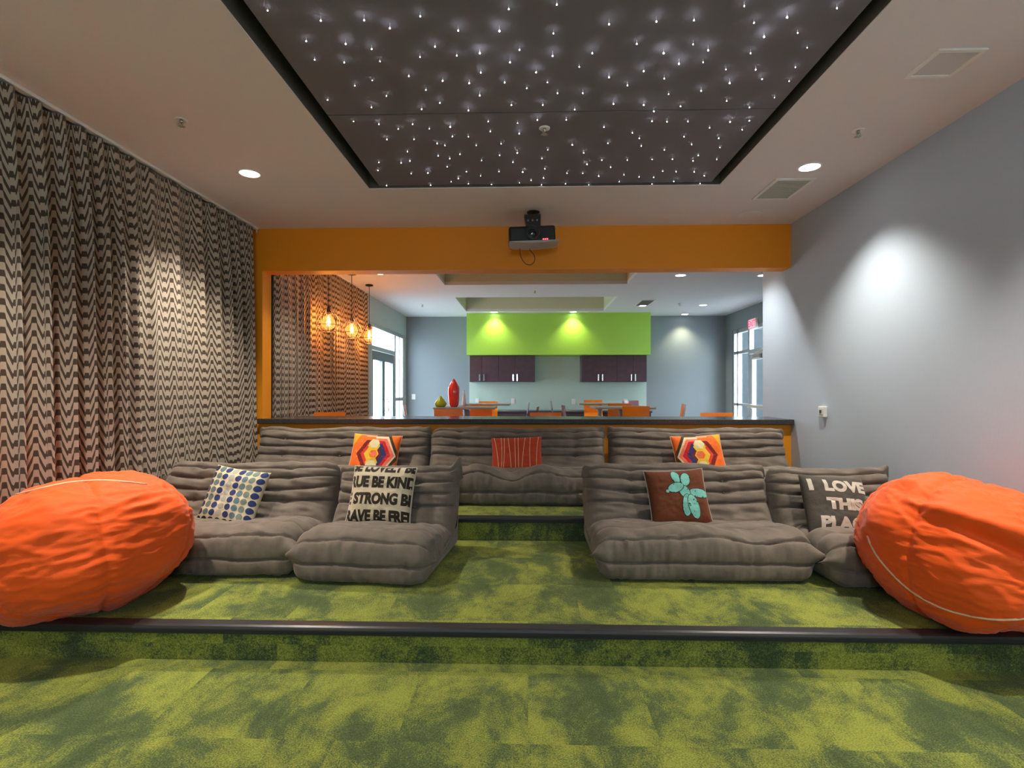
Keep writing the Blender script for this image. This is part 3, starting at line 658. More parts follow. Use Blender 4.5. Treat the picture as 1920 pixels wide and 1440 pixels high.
# ------------------------------------------------------------ sofas
def catmull(pts, n):
    P_ = [np.array(p, float) for p in pts]; out = []
    for i in range(len(P_)-1):
        p0, p1, p2, p3 = P_[max(i-1, 0)], P_[i], P_[i+1], P_[min(i+2, len(P_)-1)]
        for k in range(n):
            t = k/n; out.append(.5*((2*p1)+(-p0+p2)*t+(2*p0-5*p1+4*p2-p3)*t*t+(-p0+3*p1-3*p2+p3)*t**3))
    out.append(P_[-1]); return np.array(out)
SEC = [(.07, 0), (.02, .025), (.0, .075), (-.002, .135), (.005, .20), (.03, .262), (.09, .298), (.17, .304), (.27, .292), (.38, .272), (.48, .258), (.55, .272), (.59, .335), (.622, .41), (.655, .485), (.69, .555), (.735, .600), (.785, .612), (.83, .590), (.862, .53), (.875, .42), (.88, .28), (.88, .14), (.865, .04), (.83, 0)]
def sofa(name, label, W, loc, rz, seed, sag=0.02, ears=(1, 1, 1, 1), group=None, hump=None, H=1.0, front_ears=.042, mirror_wr=1, fl=(0, 0)):
    rnd = random.Random(seed); rs = rnd.random()*50
    sec = catmull(SEC, 12); sec[:, 1] *= H
    d = np.diff(sec, axis=0); L = np.concatenate([[0], np.cumsum(np.hypot(d[:, 0], d[:, 1]))])
    m = 300; Lt = np.linspace(0, L[-1], m); y = np.interp(Lt, L, sec[:, 0]); z = np.interp(Lt, L, sec[:, 1])
    ty = np.gradient(y); tz = np.gradient(z); ln = np.hypot(ty, tz); ny = -tz/ln; nz = ty/ln   # outward normal
    def near_L(p): return Lt[np.argmin((y-p[0])**2+(z-p[1]*H)**2)]
    seams = [near_L(p) for p in [(0, .12), (.035, .268), (.20, .302), (.37, .273), (.53, .265), (.598, .355), (.632, .435), (.668, .51), (.71, .585), (.80, .608), (.88, .35)]]
    segs = [0]+seams+[Lt[-1]]
    Amp = [.012, .022, .026, .028, .028, .026, .030, .030, .030, .028, .016, .008]
    nu = int(W/.0115); us = np.linspace(-1, 1, nu)
    # denser near the ends
    us = np.sign(us)*(1-(1-np.abs(us))**1.15)
    rr = .115
    sk = []
    for (a_, b_) in zip([(.12, .13), (.45, .13), (.68, .20), (.76, .35)], [(.45, .13), (.68, .20), (.76, .35), (.785, .50)]):
        for q in range(20): sk.append((a_[0]+(b_[0]-a_[0])*q/19, (a_[1]+(b_[1]-a_[1])*q/19)*H))
    sk = np.array(sk); dm = np.hypot(y[:, None]-sk[None, :, 0], z[:, None]-sk[None, :, 1]); nearest = dm.argmin(1)
    ax = sk[nearest, 0]; az = sk[nearest, 1]; ad = dm.min(1)
    kk = np.ones(9)/9; ax = np.convolve(np.pad(ax, 4, 'edge'), kk, 'valid'); az = np.convolve(np.pad(az, 4, 'edge'), kk, 'valid')
    bm = bmesh.new(); grid = []
    nb = 1 if W < 1 else (2 if W < 1.5 else 3)
    bxs = [(-W/2+W*(k+.5)/nb) for k in range(nb)] if nb > 1 else [-.16, .16]
    cdirs = [near_L((.20, .302)), near_L((.37, .273)), near_L((.53, .265)), near_L((.632, .435)), near_L((.598, .355)), near_L((.668, .51)), near_L((.71, .585))]
    jt = near_L((.785, .612)); jf = near_L((.0, .16)); jseat0 = near_L((.03, .26)); jseat1 = near_L((.53, .265))
    for ui in us:
        x = ui*W/2; e = max(0, abs(x)-(W/2-rr))/rr; e = min(e, 1)
        ins = rr*(1-math.sqrt(max(0, 1-e*e)))*1.0
        wob = .012*noise.noise(Vector((x*2.3, rs, 0)))
        Ls = Lt+wob+.010*np.sin(x*9+rs)*0
        disp = np.zeros(m)
        # bow of seams: rise toward the ends on the back rest
        bow = .022*(abs(ui)**3)
        for k in range(len(segs)-1):
            a0 = segs[k]+ (bow if k > 5 else 0)+.013*noise.noise(Vector((x*4, k*3.1+rs, 1))) if k > 0 else segs[k]
            a1 = segs[k+1]+ (bow if k+1 > 5 else 0)+.013*noise.noise(Vector((x*4, (k+1)*3.1+rs, 1))) if k+1 < len(segs)-1 else segs[k+1]
            msk = (Lt >= a0) & (Lt < a1+1e-6); f = np.clip((Lt[msk]-a0)/max(a1-a0, 1e-6), 0, 1)
            disp[msk] = Amp[k]*(np.sin(PI*f)**.36-.65)
            if k > 0:
                dep = .012+.016*max(0, noise.noise(Vector((x*4+k*7, rs, k*1.7)))+.35)
                disp -= dep*np.exp(-((Lt-a0)/.0075)**2)
        # tufts
        for bx in bxs:
            for cl in cdirs:
                if (int(abs(bx*37)+cl*90)+seed) % 3 == 0: continue
                disp -= .024*np.exp(-((x-bx)/.035)**2-((Lt-cl-bow)/.028)**2)
        # larger lumps and wrinkles
        for j in range(m):
            yy, zz = y[j], z[j]
            v = Vector((x*3.2, Lt[j]*3.0+rs, 3))
            big = noise.noise(v)*.014
            if Lt[j] < jseat0+.02:   # front face: vertical gathers
                wr = noise.noise(Vector((x*30, Lt[j]*5, rs)))*.012+noise.noise(Vector((x*62, Lt[j]*9, rs)))*.006
            elif Lt[j] < jseat1:
                wr = noise.noise(Vector((x*12+Lt[j]*7, Lt[j]*12, rs)))*.013
            else:
                wr = noise.noise(Vector((x*6, Lt[j]*26+x*3*mirror_wr, rs)))*.012
            disp[j] += big+wr
        col = []
        seatw = np.exp(-((Lt-(jseat0+.06))/.13)**2)
        for j in range(m):
            fi = min(ins/max(ad[j], .01), .78); dd = disp[j]*(1-.6*fi)
            if z[j] < .03: dd = min(dd, 0)
            Y_ = y[j]+(ax[j]-y[j])*fi+ny[j]*dd; Z_ = z[j]+(az[j]-z[j])*fi+nz[j]*dd
            # seat sagging
            Z_ += seatw[j]*(-sag*(1-ui*ui)+ (hump(ui) if hump else .010*math.sin(x*6+rs)))
            X_ = x
            # overall sag of the back's upper edge
            tb = math.exp(-((Lt[j]-jt)/.10)**2)
            Z_ += tb*(-.012*(1-abs(ui)**4)+.006*math.sin(x*5+rs))
            # ears
            sd = 1 if ui > 0 else -1
            cor = (W/2-abs(x))
            e_t = ears[0] if sd < 0 else ears[1]
            g = math.exp(-(cor/.035)**2-((Lt[j]-jt+.02)/.055)**2)*e_t
            Z_ += .075*g; X_ += sd*(.014*g); Y_ -= .012*g
            e_f = ears[2] if sd < 0 else ears[3]
            g = math.exp(-(cor/.06)**2-((Lt[j]-jf-.02)/.06)**2)*e_f
            X_ += sd*front_ears*g; Y_ -= front_ears*.9*g; Z_ += .015*g
            # leaning sides
            X_ += (fl[0] if sd < 0 else fl[1])*max(0, (Z_-.25))*abs(ui)**2*sd
            Z_ = max(Z_, 0)
            col.append(bm.verts.new((X_, Y_, Z_)))
        grid.append(col)
    for i in range(nu-1):
        for j in range(m-1):
            f = bm.faces.new((grid[i][j], grid[i+1][j], grid[i+1][j+1], grid[i][j+1])); f.smooth = True
        bm.faces.new((grid[i+1][0], grid[i][0], grid[i][m-1], grid[i+1][m-1]))
    # the ends close like a cushion on their own middle line
    for sd, col in ((-1, grid[0]), (1, grid[-1])):
        prev = col
        for w_, dx in ((.45, .006), (.85, .010), (.97, .011)):
            nxt = []
            for j in range(m):
                c_ = col[j].co; tx = sd*(W/2+dx)
                nxt.append(bm.verts.new((c_.x+(tx-c_.x)*w_ if w_ > .9 else c_.x+sd*dx, c_.y+(ax[j]-c_.y)*w_, c_.z+(az[j]-c_.z)*w_)))
            for j in range(m):
                f = bm.faces.new((prev[j], prev[(j+1) % m], nxt[(j+1) % m], nxt[j])); f.smooth = True
            prev = nxt
    t = thing(name, label, 'sofa', loc, (0, 0, rz), group)
    o = obj('upholstery', bm, M['suede'], t)
    # buttons
    for bx in bxs:
        for cl in cdirs[3:6]:
            j = int(np.argmin(abs(Lt-cl)))
            bm = bmesh.new(); lathe(bm, [(.0005, .006), (.006, .005), (.008, 0)], seg=10, cap=False)
            o = obj('tufting_button', bm, M['suede'], t, fixn=False)
            o.location = Vector((bx, y[j]-.016*ny[j], z[j]-.016*nz[j]-.008)); o.rotation_euler = Vector((0, ny[j], nz[j])).to_track_quat('Z', 'Y').to_euler()
    return t
GR = None
Z1, Z2 = S, 2*S
XA = at(487, 805, Y=5.25).x; XB = at(806, 805, Y=5.25).x
def seats(xa, xb): return (xa+xb)/2, xb-xa
c, wd = seats(at(488, 805, Y=5.25).x, at(805, 805, Y=5.25).x)
sofa('quilted_sofa', 'grey-brown quilted low sofa at the left of the back row, hexagon cushion on it', wd, (c, 4.50, Z2), 0, 1, ears=(.8, 1, .7, .7))
c, wd = seats(at(809, 805, Y=5.25).x, at(1131, 805, Y=5.25).x)
sofa('quilted_sofa', 'grey-brown quilted low sofa in the middle of the back row, red striped cushion on it', wd, (c, 4.50, Z2), 0, 2, ears=(.2, 1, .6, .6),
     hump=lambda u: 0.06*math.exp(-((u+.38)/.16)**2)+.055*math.exp(-((u-.28)/.17)**2)-.035*math.exp(-((u+.03)/.12)**2)-.01)
c, wd = seats(at(1141, 805, Y=5.25).x, at(1470, 805, Y=5.25).x)
sofa('quilted_sofa', 'grey-brown quilted low sofa at the right of the back row, nearest the pale wall', wd-.02, (c, 4.50, Z2), 0, 3, ears=(1, .8, .7, .7))
c, wd = seats(at(300, 870, Y=4.0).x, at(628, 870, Y=4.0).x)
sofa('quilted_sofa', 'grey-brown quilted sofa beside the left beanbag, dotted cushion on it', wd, (c+.04, 3.20, Z1), R(0), 4, ears=(.4, .5, .6, 1.2), fl=(-.25, 0))
sofa('quilted_armless_chair', 'grey-brown quilted single seat holding the cream lettered cushion', .87, (-1.005, 3.10, Z1), R(-5), 5, ears=(.8, 1.9, .9, .3), H=.99,
     hump=lambda u: .02*math.cos(u*2.2))
c, wd = seats(at(1097, 870, Y=4.0).x, at(1424, 870, Y=4.0).x)
sofa('quilted_sofa', 'grey-brown quilted sofa right of the steps, brown cushion on it', wd+.02, (c-.0, 3.20, Z1), R(0), 6, ears=(.8, .7, .8, 1.3),
     hump=lambda u: .03*math.exp(-((u-.0)/.35)**2)-.02*math.exp(-((u-.45)/.2)**2))
sofa('quilted_armless_chair', 'grey-brown quilted single seat by the right wall, dark lettered cushion on it', .86, (2.19, 3.13, Z1), R(3), 8, ears=(.6, 1.1, .9, .5), H=.98)

# ------------------------------------------------------------ beanbags
def beanbag(name, label, loc, r, tilt, seed, pip, yaw=0, flat=.86, kind=0):
    nu_, nv_ = 220, 150; bm = bmesh.new(); rows = []; rot = Matrix.Rotation(tilt[1], 3, 'Y') @ Matrix.Rotation(tilt[0], 3, 'X') @ Matrix.Rotation(yaw, 3, 'Z')
    def surf(th, ph, off=0):
        cx, cy, cz = math.sin(ph)*math.cos(th), math.sin(ph)*math.sin(th), math.cos(ph)
        p = 2.25
        k = (abs(cx)**p+abs(cy)**p+abs(cz)**p)**(-1/p)
        q = Vector((cx, cy, cz))*k
        # panel seams pull in
        sm = 0
        for a in range(6):
            dth = (th-(a*PI/3+.35)+PI) % (2*PI)-PI
            sm += math.exp(-(dth*math.sin(ph)/.035)**2)
        s = Vector((q.x*r[0], q.y*r[1], q.z*r[2]))
        n = Vector((cx/r[0], cy/r[1], cz/r[2])).normalized()
        gath = sum(math.exp(-((((th-(a*PI/3+.35)+PI) % (2*PI))-PI)*math.sin(ph)/.22)**2) for a in range(6))
        d = noise.noise(Vector((cx*1.7, cy*1.7, cz*1.7+seed)))*.045
        d += (1-abs(noise.noise(Vector((cx*3.5+seed, cy*3.5, cz*8)))) *2)*.009
        d += (abs(noise.noise(Vector((cx*9+seed, cy*9, cz*22)))))*-.006
        d += noise.noise(Vector((th*6, ph*26, seed)))*.007*gath*math.sin(ph)
        d -= .012*sm
        if kind == 1:    # deep fold running across the upper front
            f = (cz-.30)-.55*(cx+.25)*-1*.6
            d -= .055*math.exp(-(f/.07)**2)*math.exp(-((cx+.15)/.55)**2)*(1 if cy < 0 else 0)*min(1, -cy*2)
            d += .035*math.exp(-((f-.13)/.10)**2)*(1 if cy < 0 else 0)*min(1, -cy*2)
        s = rot @ (s+n*(d+off))
        zb = -r[2]*flat
        if s.z < zb: s.z = zb+(s.z-zb)*.03
        return s
    for j in range(nv_+1):
        ph = PI*(j/nv_); ph = min(max(ph, .004), PI-.004)
        rows.append([bm.verts.new(surf(2*PI*i/nu_, ph)) for i in range(nu_)])
    for j in range(nv_):
        for i in range(nu_):
            f = bm.faces.new((rows[j][i], rows[j+1][i], rows[j+1][(i+1) % nu_], rows[j][(i+1) % nu_])); f.smooth = True
    bm.faces.new(rows[0]); bm.faces.new(rows[-1][::-1])
    zmin = min(v.co.z for v in bm.verts)
    bmesh.ops.translate(bm, vec=(0, 0, -zmin), verts=bm.verts)
    t = thing(name, label, 'beanbag', loc)
    bm.verts.ensure_lookup_table()
    bvh = BVHTree.FromBMesh(bm)
    obj('cover', bm, M['beanbag'], t)
    bm = bmesh.new(); pts = []
    o_ = Vector((0, 0, CAMH))-Vector(loc)
    for q in smooth_pts([(x_, y_, 0) for x_, y_ in pip], 6):     # seam line laid on the cloth
        d_ = (at(q.x, q.y, Y=3)-Vector((0, 0, CAMH))).normalized()
        hit = bvh.ray_cast(o_, d_)
        if hit[0] is not None: pts.append(hit[0]+hit[1]*.001-d_*.002)
    tube(bm, pts, .0048, 8)
    obj('piping', bm, M['cord'], t)
    return t
beanbag('beanbag', 'huge orange beanbag at the left against the curtain', (-2.36, 2.80, S), (.45, .48, .365), (R(-4), R(-12)), 2.0,
        [(-60, 965), (0, 937), (60, 920), (130, 905), (200, 901), (275, 908)], flat=.90)
beanbag('beanbag', 'huge orange beanbag at the right against the pale wall', (2.215, 2.81, S), (.405, .47, .37), (R(0), R(6)), 9.0,
        [(1626, 1005), (1640, 1035), (1665, 1068), (1700, 1102), (1740, 1128), (1780, 1145), (1830, 1157), (1880, 1162), (1950, 1158)], flat=.90, kind=1)

# ------------------------------------------------------------ cushions
class Cushion:
    def __init__(s, w, h, T, seed, pinch=.07):
        s.w, s.h, s.T, s.seed, s.pinch = w/2, h/2, T/2, seed, pinch
    def pt(s, u, v, side=-1, off=0):
        u = max(-1, min(1, u)); v = max(-1, min(1, v))
        x = s.w*u*(1-s.pinch*(1-v*v)); z = s.h*v*(1-s.pinch*(1-u*u))
        th = s.T*(max(0, (1-u**4)*(1-v**4)))**.55
        wr = noise.noise(Vector((u*2.5+s.seed, v*2.5, side)))*.008+noise.noise(Vector((u*7+s.seed, v*7, side*3)))*.004
        edge = min(1, 3*min(1-abs(u), 1-abs(v)))
        return Vector((x, side*(th+wr*edge+off), z))
    def base(s, bm, mi=0, n=44):
        fr = [[bm.verts.new(s.pt(2*i/n-1, 2*j/n-1, -1)) for i in range(n+1)] for j in range(n+1)]
        bk = [[bm.verts.new(s.pt(2*i/n-1, 2*j/n-1, 1)) for i in range(n+1)] for j in range(n+1)]
        for g, fl in ((fr, 0), (bk, 1)):
            for j in range(n):
                for i in range(n):
                    q = [g[j][i], g[j][i+1], g[j+1][i+1], g[j+1][i]]
                    f = bm.faces.new(q[::-1] if fl else q); f.smooth = True; f.material_index = mi
        bmesh.ops.remove_doubles(bm, verts=bm.verts, dist=1e-5)
    def decal(s, bm, t, mi, off=.0012, M3=None):
        """t: flat bmesh in (u,v); clipped to the face and laid on the surface"""
        for co, no in (((.985, 0, 0), (1, 0, 0)), ((-.985, 0, 0), (-1, 0, 0)), ((0, .985, 0), (0, 1, 0)), ((0, -.985, 0), (0, -1, 0))):
            bmesh.ops.bisect_plane(t, geom=list(t.verts)+list(t.edges)+list(t.faces), plane_co=co, plane_no=no, clear_outer=True)
        for _ in range(5):
            bmesh.ops.triangulate(t, faces=list(t.faces))
            le = [e for e in t.edges if e.calc_length() > .09]
            if not le: break
            bmesh.ops.subdivide_edges(t, edges=le, cuts=1)
        bmesh.ops.triangulate(t, faces=list(t.faces))
        mp = {v: bm.verts.new(s.pt(v.co.x, v.co.y, -1, off)) for v in t.verts}
        for f in t.faces:
            n = (f.verts[1].co-f.verts[0].co).cross(f.verts[2].co-f.verts[0].co).z
            vs_ = [mp[v] for v in f.verts]
            if n < 0: vs_ = vs_[::-1]
            try: nf = bm.faces.new(vs_); nf.material_index = mi; nf.smooth = True
            except ValueError: pass
        t.free()
    def piping(s, r=.004):
        bm = bmesh.new(); pts = []; n = 24
        for k in range(n): pts.append(s.pt(-1+2*k/n, -1, -1))
        for k in range(n): pts.append(s.pt(1, -1+2*k/n, -1))
        for k in range(n): pts.append(s.pt(1-2*k/n, 1, -1))
        for k in range(n): pts.append(s.pt(-1, 1-2*k/n, -1))
        for p_ in pts: p_.y = 0
        tube(bm, pts, r, 6, closed=True); return bm
def poly(pts):
    t = bmesh.new(); t.faces.new([t.verts.new((x, y, 0)) for x, y in pts]); return t
def ell(cx, cy, a, b, rot=0, n=28):
    c_, s_ = math.cos(rot), math.sin(rot)
    return poly([(cx+a*math.cos(2*PI*k/n)*c_-b*math.sin(2*PI*k/n)*s_, cy+a*math.cos(2*PI*k/n)*s_+b*math.sin(2*PI*k/n)*c_) for k in range(n)])
def cloth(name, c): return mat(name, c, .8, spec=.25, bump=.2, bscale=90, sheen=.2)
def place(t, px, py, Y, tilt, roll=0, yaw=0):
    p_ = at(px, py, Y=Y); t.location = p_
    t.rotation_euler = (Matrix.Rotation(yaw, 3, 'Z') @ Matrix.Rotation(tilt, 3, 'X') @ Matrix.Rotation(roll, 3, 'Y')).to_euler()

# red striped cushion
C = Cushion(.47, .345, .13, 1.0, .05)
t = thing('striped_cushion', 'red cushion with thin pale stripes on the middle back-row sofa', 'cushion')
bm = bmesh.new(); C.base(bm)
for a0, a1 in ((-.88, -.70), (-.60, -.60), (-.47, -.53), (-.33, -.22), (-.06, -.06), (.07, .06), (.36, .17), (.55, .50), (.88, .74)):
    C.decal(bm, poly([(a0-.011, 1), (a1-.011, -1), (a1+.011, -1), (a0+.011, 1)]), 1)
obj('cover', bm, [cloth('red_orange_cloth', (.50, .055, .018)), cloth('pale_stitch', (.80, .50, .30))], t, fixn=False)
place(t, 969, 853, 4.86, R(-27), R(-2))

# hexagon patchwork cushions
def hexagon(cx, cy, R0, k=1, sy=1, half=None):
    pts = [(cx+R0*math.cos(PI/3*i), cy+R0*sy*math.sin(PI/3*i)) for i in range(6)]
    t = poly([(x*k, y) for x, y in pts])
    if half:
        bmesh.ops.bisect_plane(t, geom=list(t.verts)+list(t.edges)+list(t.faces), plane_co=(0, 0, 0), plane_no=(-half*k, 0, 0), clear_outer=True)
    return t
HC = [cloth('vivid_orange_cloth', (.90, .16, .02)), cloth('mustard_cloth', (.75, .42, .02)), cloth('dark_olive_cloth', (.05, .04, .015)), cloth('peach_cloth', (.85, .62, .40)),
      cloth('coral_cloth', (.85, .18, .11)), cloth('crimson_cloth', (.60, .012, .015)), cloth('navy_cloth', (.035, .035, .13)), cloth('maroon_cloth', (.20, .015, .015)), cloth('red_cloth', (.75, .06, .03)), cloth('yellow_cloth', (.85, .52, .04)), cloth('cream_cloth', (.80, .68, .38))]
def hexcushion(label, k, px, py, Y, tilt, roll, yaw):
    C = Cushion(.46, .44, .13, 3+k, .05)
    t = thing('hexagon_cushion', label, 'cushion')
    bm = bmesh.new(); C.base(bm)
    D = lambda tm, mi, off: C.decal(bm, tm, mi, off)
    D(poly([(-1*k, 1), (-.62*k, 1), (-1*k, .2)]), 1, .0010)
    D(hexagon(0.05, 0, 1.02, k, 1.15, 1), 2, .0014)
    D(hexagon(0.05, 0, .90, k, 1.15), 3, .0018)
    D(hexagon(0.0, 0, .90, k, 1.1, -1), 0, .0022)
    D(hexagon(0.05, 0, .84, k, 1.05, 1), 4, .0022)
    D(hexagon(0.05, 0, .70, k, 1.05, 1), 5, .0026)
    D(hexagon(0.0, 0, .70, k, 1.08, -1), 7, .0026)
    D(hexagon(0.0, 0, .52, k, 1.1, -1), 8, .0030)
    D(hexagon(0.05, 0, .54, k, 1.15, 1), 6, .0030)
    D(hexagon(0.0, 0, .36, k, 1.1, 1), 7, .0034)
    for yy in (.38, -.38): D(hexagon(0, yy, .26, k, 1.1), 9, .0040)
    D(hexagon(-.06, 0, .32, k, 1.1), 9, .0038)
    for yy in (.5, -.5): D(hexagon(0, yy, .235, k, 1.0), 10, .0044)
    D(hexagon(.02, 0, .19, k, 1.05), 0, .0044)
    D(hexagon(.06, 0, .14, k, .95), 4, .0048)
    obj('cover', bm, HC, t, fixn=False)
    obj('piping', C.piping(.003), HC[3], t)
    place(t, px, py, Y, tilt, roll, yaw)
hexcushion('multicoloured hexagon patchwork cushion on the left back-row sofa', 1, 702, 856, 4.93, R(-28), R(3), R(0))
hexcushion('multicoloured hexagon patchwork cushion on the right back-row sofa', -1, 1311, 858, 4.93, R(-28), R(-3), R(0))

# dotted cushion
C = Cushion(.43, .42, .13, 12.0, .05)
t = thing('dotted_cushion', 'cream cushion with rows of blue and teal dots on the front left sofa', 'cushion')
bm = bmesh.new(); C.base(bm)
dcol = [2, 3, 1, 4, 1, 5, 6, 1]
for i in range(8):
    for j in range(8):
        C.decal(bm, ell(-.875+i*.25, -.875+j*.25, .108, .108, 0, 18), dcol[i] if not (j == 0 and i < 6) else 2)
obj('cover', bm, [cloth('pale_yellow_cloth', (.68, .62, .42)), cloth('dot_navy', (.03, .05, .17)), cloth('dot_ink', (.022, .02, .06)), cloth('dot_slate', (.13, .19, .20)), cloth('dot_pale', (.42, .42, .38)), cloth('dot_teal', (.12, .21, .25)), cloth('dot_sage', (.20, .26, .22))], t, fixn=False)
place(t, 438, 933, 3.68, R(-24), R(7), R(-6))

# lettered cream cushion
C = Cushion(.445, .40, .13, 21.0, .04)
t = thing('lettered_cushion', 'cream cushion printed with dark words BE KIND and BE STRONG', 'cushion')
bm = bmesh.new(); C.base(bm)
def words(C, bm, body, cy, h, width, mi=1, bold=.006, skew=0, cx=0):
    tm = text_mesh(body, .1, bold*.1/.06*.35)
    xs = [v.co.x for v in tm.verts]; ys = [v.co.y for v in tm.verts]
    w0, w1, h0, h1 = min(xs), max(xs), min(ys), max(ys)
    for v in tm.verts:
        v.co.y = (v.co.y-(h0+h1)/2)/(h1-h0)*h+cy
        v.co.x = (v.co.x-(w0+w1)/2)/(w1-w0)*width+cx+skew*v.co.y
        v.co.z = 0
    C.decal(bm, tm, mi, .0015)
words(C, bm, 'BE LOVELY BE', .97, .44, 2.1, bold=.010, cx=.0)
words(C, bm, 'TRUE BE KIND', .39, .42, 2.40, bold=.010, cx=-.10)
words(C, bm, 'BE STRONG BE', -.20, .42, 2.40, bold=.010, cx=-.09)
words(C, bm, 'BRAVE BE FREE', -.80, .42, 2.35, bold=.010, cx=-.06)
obj('cover', bm, [M['cream'], cloth('dark_brown_print', (.035, .026, .018))], t, fixn=False)
obj('piping', C.piping(.0045), cloth('pale_cream_edging', (.70, .64, .50)), t)
place(t, 716, 928, 3.66, R(-24), R(1.5), R(-2))

# brown cushion with balloon figure
C = Cushion(.42, .40, .13, 31.0, .05)
t = thing('balloon_dog_cushion', 'brown cushion with a turquoise balloon dog on the front right sofa', 'cushion')
bm = bmesh.new(); C.base(bm)
def balloon(cx, cy, a, b, rot, k):
    C.decal(bm, ell(cx, cy, a+.022, b+.022, rot), 2, .0012+k*.0006)
    C.decal(bm, ell(cx, cy, a, b, rot), 1, .0015+k*.0006)
balloon(.55+.12, .08, .36, .15, R(-10), 0); balloon(-.02+.18, .15, .16, .25, R(20), 1)
balloon(-.30+.18, .32, .27, .16, R(15), 2); balloon(-.20+.15, .70, .14, .23, R(8), 1); balloon(.12+.14, .60, .155, .24, R(-10), 2)
balloon(.02+.14, -.32, .15, .38, R(-8), 2); balloon(.28+.10, -.38, .18, .42, R(8), 3)
C.decal(bm, ell(-.42, .20, .055, .055), 1, .003)
obj('cover', bm, [cloth('chocolate_cloth', (.145, .040, .014)), cloth('turquoise_print', (.22, .58, .50)), cloth('outline_print', (.02, .04, .04))], t, fixn=False)
obj('piping', C.piping(.004), cloth('grey_cream_edging', (.42, .38, .30)), t)
place(t, 1271, 934, 3.70, R(-24), R(-2.5), R(4))

# dark lettered cushion
C = Cushion(.44, .40, .13, 41.0, .03)
t = thing('lettered_cushion', 'dark grey cushion reading I LOVE THIS PLACE beside the right beanbag', 'cushion')
bm = bmesh.new(); C.base(bm)
words(C, bm, 'I  LOVE', .60, .42, 1.78, bold=.010, cx=.02)
words(C, bm, 'THIS', -.02, .40, 1.15, bold=.012, cx=.12)
words(C, bm, 'PLACE', -.66, .44, 1.62, bold=.010, cx=.10)
obj('cover', bm, [cloth('charcoal_cloth', (.075, .068, .056)), cloth('pale_print', (.58, .54, .46))], t, fixn=False)
place(t, 1567, 948, 3.58, R(-26), R(5), R(6))

# ------------------------------------------------------------ pendants
def pendant_proto():
    t = thing('pendant_lamp', 'x', 'pendant lamp')
    bm = bmesh.new(); top = CEIL-2.185
    lathe(bm, [(.06, top-.001), (.06, top-.02), (.02, top-.03)], seg=24); obj('canopy', bm, M['blackm'], t)
    bm = bmesh.new(); tube(bm, [(0, 0, .2), (0, 0, top-.02)], .004, 6); obj('cord', bm, M['blackm'], t)
    bm = bmesh.new(); lathe(bm, [(.012, .20), (.022, .185), (.022, .10), (.018, .095)], seg=16); obj('socket', bm, M['blackm'], t)
    bm = bmesh.new()
    prof = [(.022, .18), (.045, .165), (.085, .12), (.125, .06), (.150, 0), (.150, -.035), (.125, -.085), (.085, -.115)]
    for k in range(10):
        an = 2*PI*k/10; tube(bm, smooth_pts([(r_*math.cos(an), r_*math.sin(an), z_) for r_, z_ in prof], 2), .0038, 5)
    for r_, z_ in (prof[2], prof[5], prof[7]): tube(bm, [(r_*math.cos(2*PI*k/28), r_*math.sin(2*PI*k/28), z_) for k in range(28)], .0042, 5, closed=True)
    obj('wire_cage', bm, mat('bronze_wire', (.16, .12, .11), .4, metal=.3), t)
    bm = bmesh.new(); lathe(bm, [(.014, .12), (.03, .10), (.065, .05), (.084, -.005), (.074, -.055), (.04, -.085), (.0005, -.09)], seg=24, cap=False)
    bl = obj('bulb', bm, M['amberglow'], t)
    bm = bmesh.new(); tube(bm, [(.006*math.cos(k*.9), .006*math.sin(k*.9), .055-.004*k) for k in range(24)], .0042, 6); lathe(bm, [(.003, .09), (.003, -.04)], seg=6)
    obj('filament', bm, M['filament'], bl)
    return t
pp = pendant_proto()
for i, (px, py, Y, lab) in enumerate([(590, 604, 6.75, 'lit wire-cage pendant nearest the orange wall, leftmost of three'), (641, 619, 7.65, 'lit wire-cage pendant in the middle of the three'), (684, 631, 8.5, 'lit wire-cage pendant farthest away, partly before the glass door')]):
    p_ = pp if i == 0 else copy_tree(pp)
    q = at(px, py, Y=Y); p_.location = (max(q.x, -2.55), Y, 2.185); p_['label'] = lab; p_['group'] = 'wire-cage pendant lamps'
    light('POINT', 'pendant_glow', (p_.location.x, Y, 2.185), 13, (1, .42, .13), shadow_soft_size=.03)

# ------------------------------------------------------------ kitchen end of the dining room
sx0 = at(875, 620, Y=SOFY).x; sx1 = at(1220, 620, Y=SOFY).x; sz = at(990, 665, Y=SOFY).z
struct('trim_8', boxes([(sx0, sx1, SOFY, DYB, sz, ZD)]), M['lime'])
bx0 = at(880, 700, Y=DYB).x; bx1 = at(1212, 700, Y=DYB).x
struct('trim_9', boxes([(bx0, bx1, DYB-.012, DYB, .0, sz)]), M['splash'])
CY = 11.93
def cabinet(pa, pm, pb, label):
    xa, xm, xb = [at(p_, 700, Y=CY).x for p_ in (pa, pm, pb)]; z0 = at(990, 716, Y=CY).z; z1 = sz-.003
    t = thing('wall_cabinet', label, 'cabinet', ((xa+xb)/2, CY+.15, z0), group='dark wine wall cabinets')
    obj('carcass', boxes([(xa+.002, xb-.002, CY+.02, DYB-.013, z0, z1)]), M['wine'], t, world=True)
    for a_, b_, hx in ((xa, xm, xm-.045), (xm, xb, xm+.045)):
        bm = bmesh.new(); bbox(bm, a_+.004, b_-.004, CY, CY+.019, z0+.003, z1-.003, .003, 1)
        d = obj('door', bm, M['wine'], t, world=True)
        bm = bmesh.new(); hz = z0+.04
        for zz in (hz, hz+.11): tube(bm, [(hx, CY, zz), (hx, CY-.03, zz)], .006, 6)
        bbox(bm, hx-.014, hx+.014, CY-.038, CY-.028, hz-.02, hz+.13, .003, 1)
        h = obj('handle', bm, M['chrome'], d); h.location = -Vector(t.location)
cabinet(880, 903.6, 935, 'leftmost dark wine wall cabinet under the lime soffit')
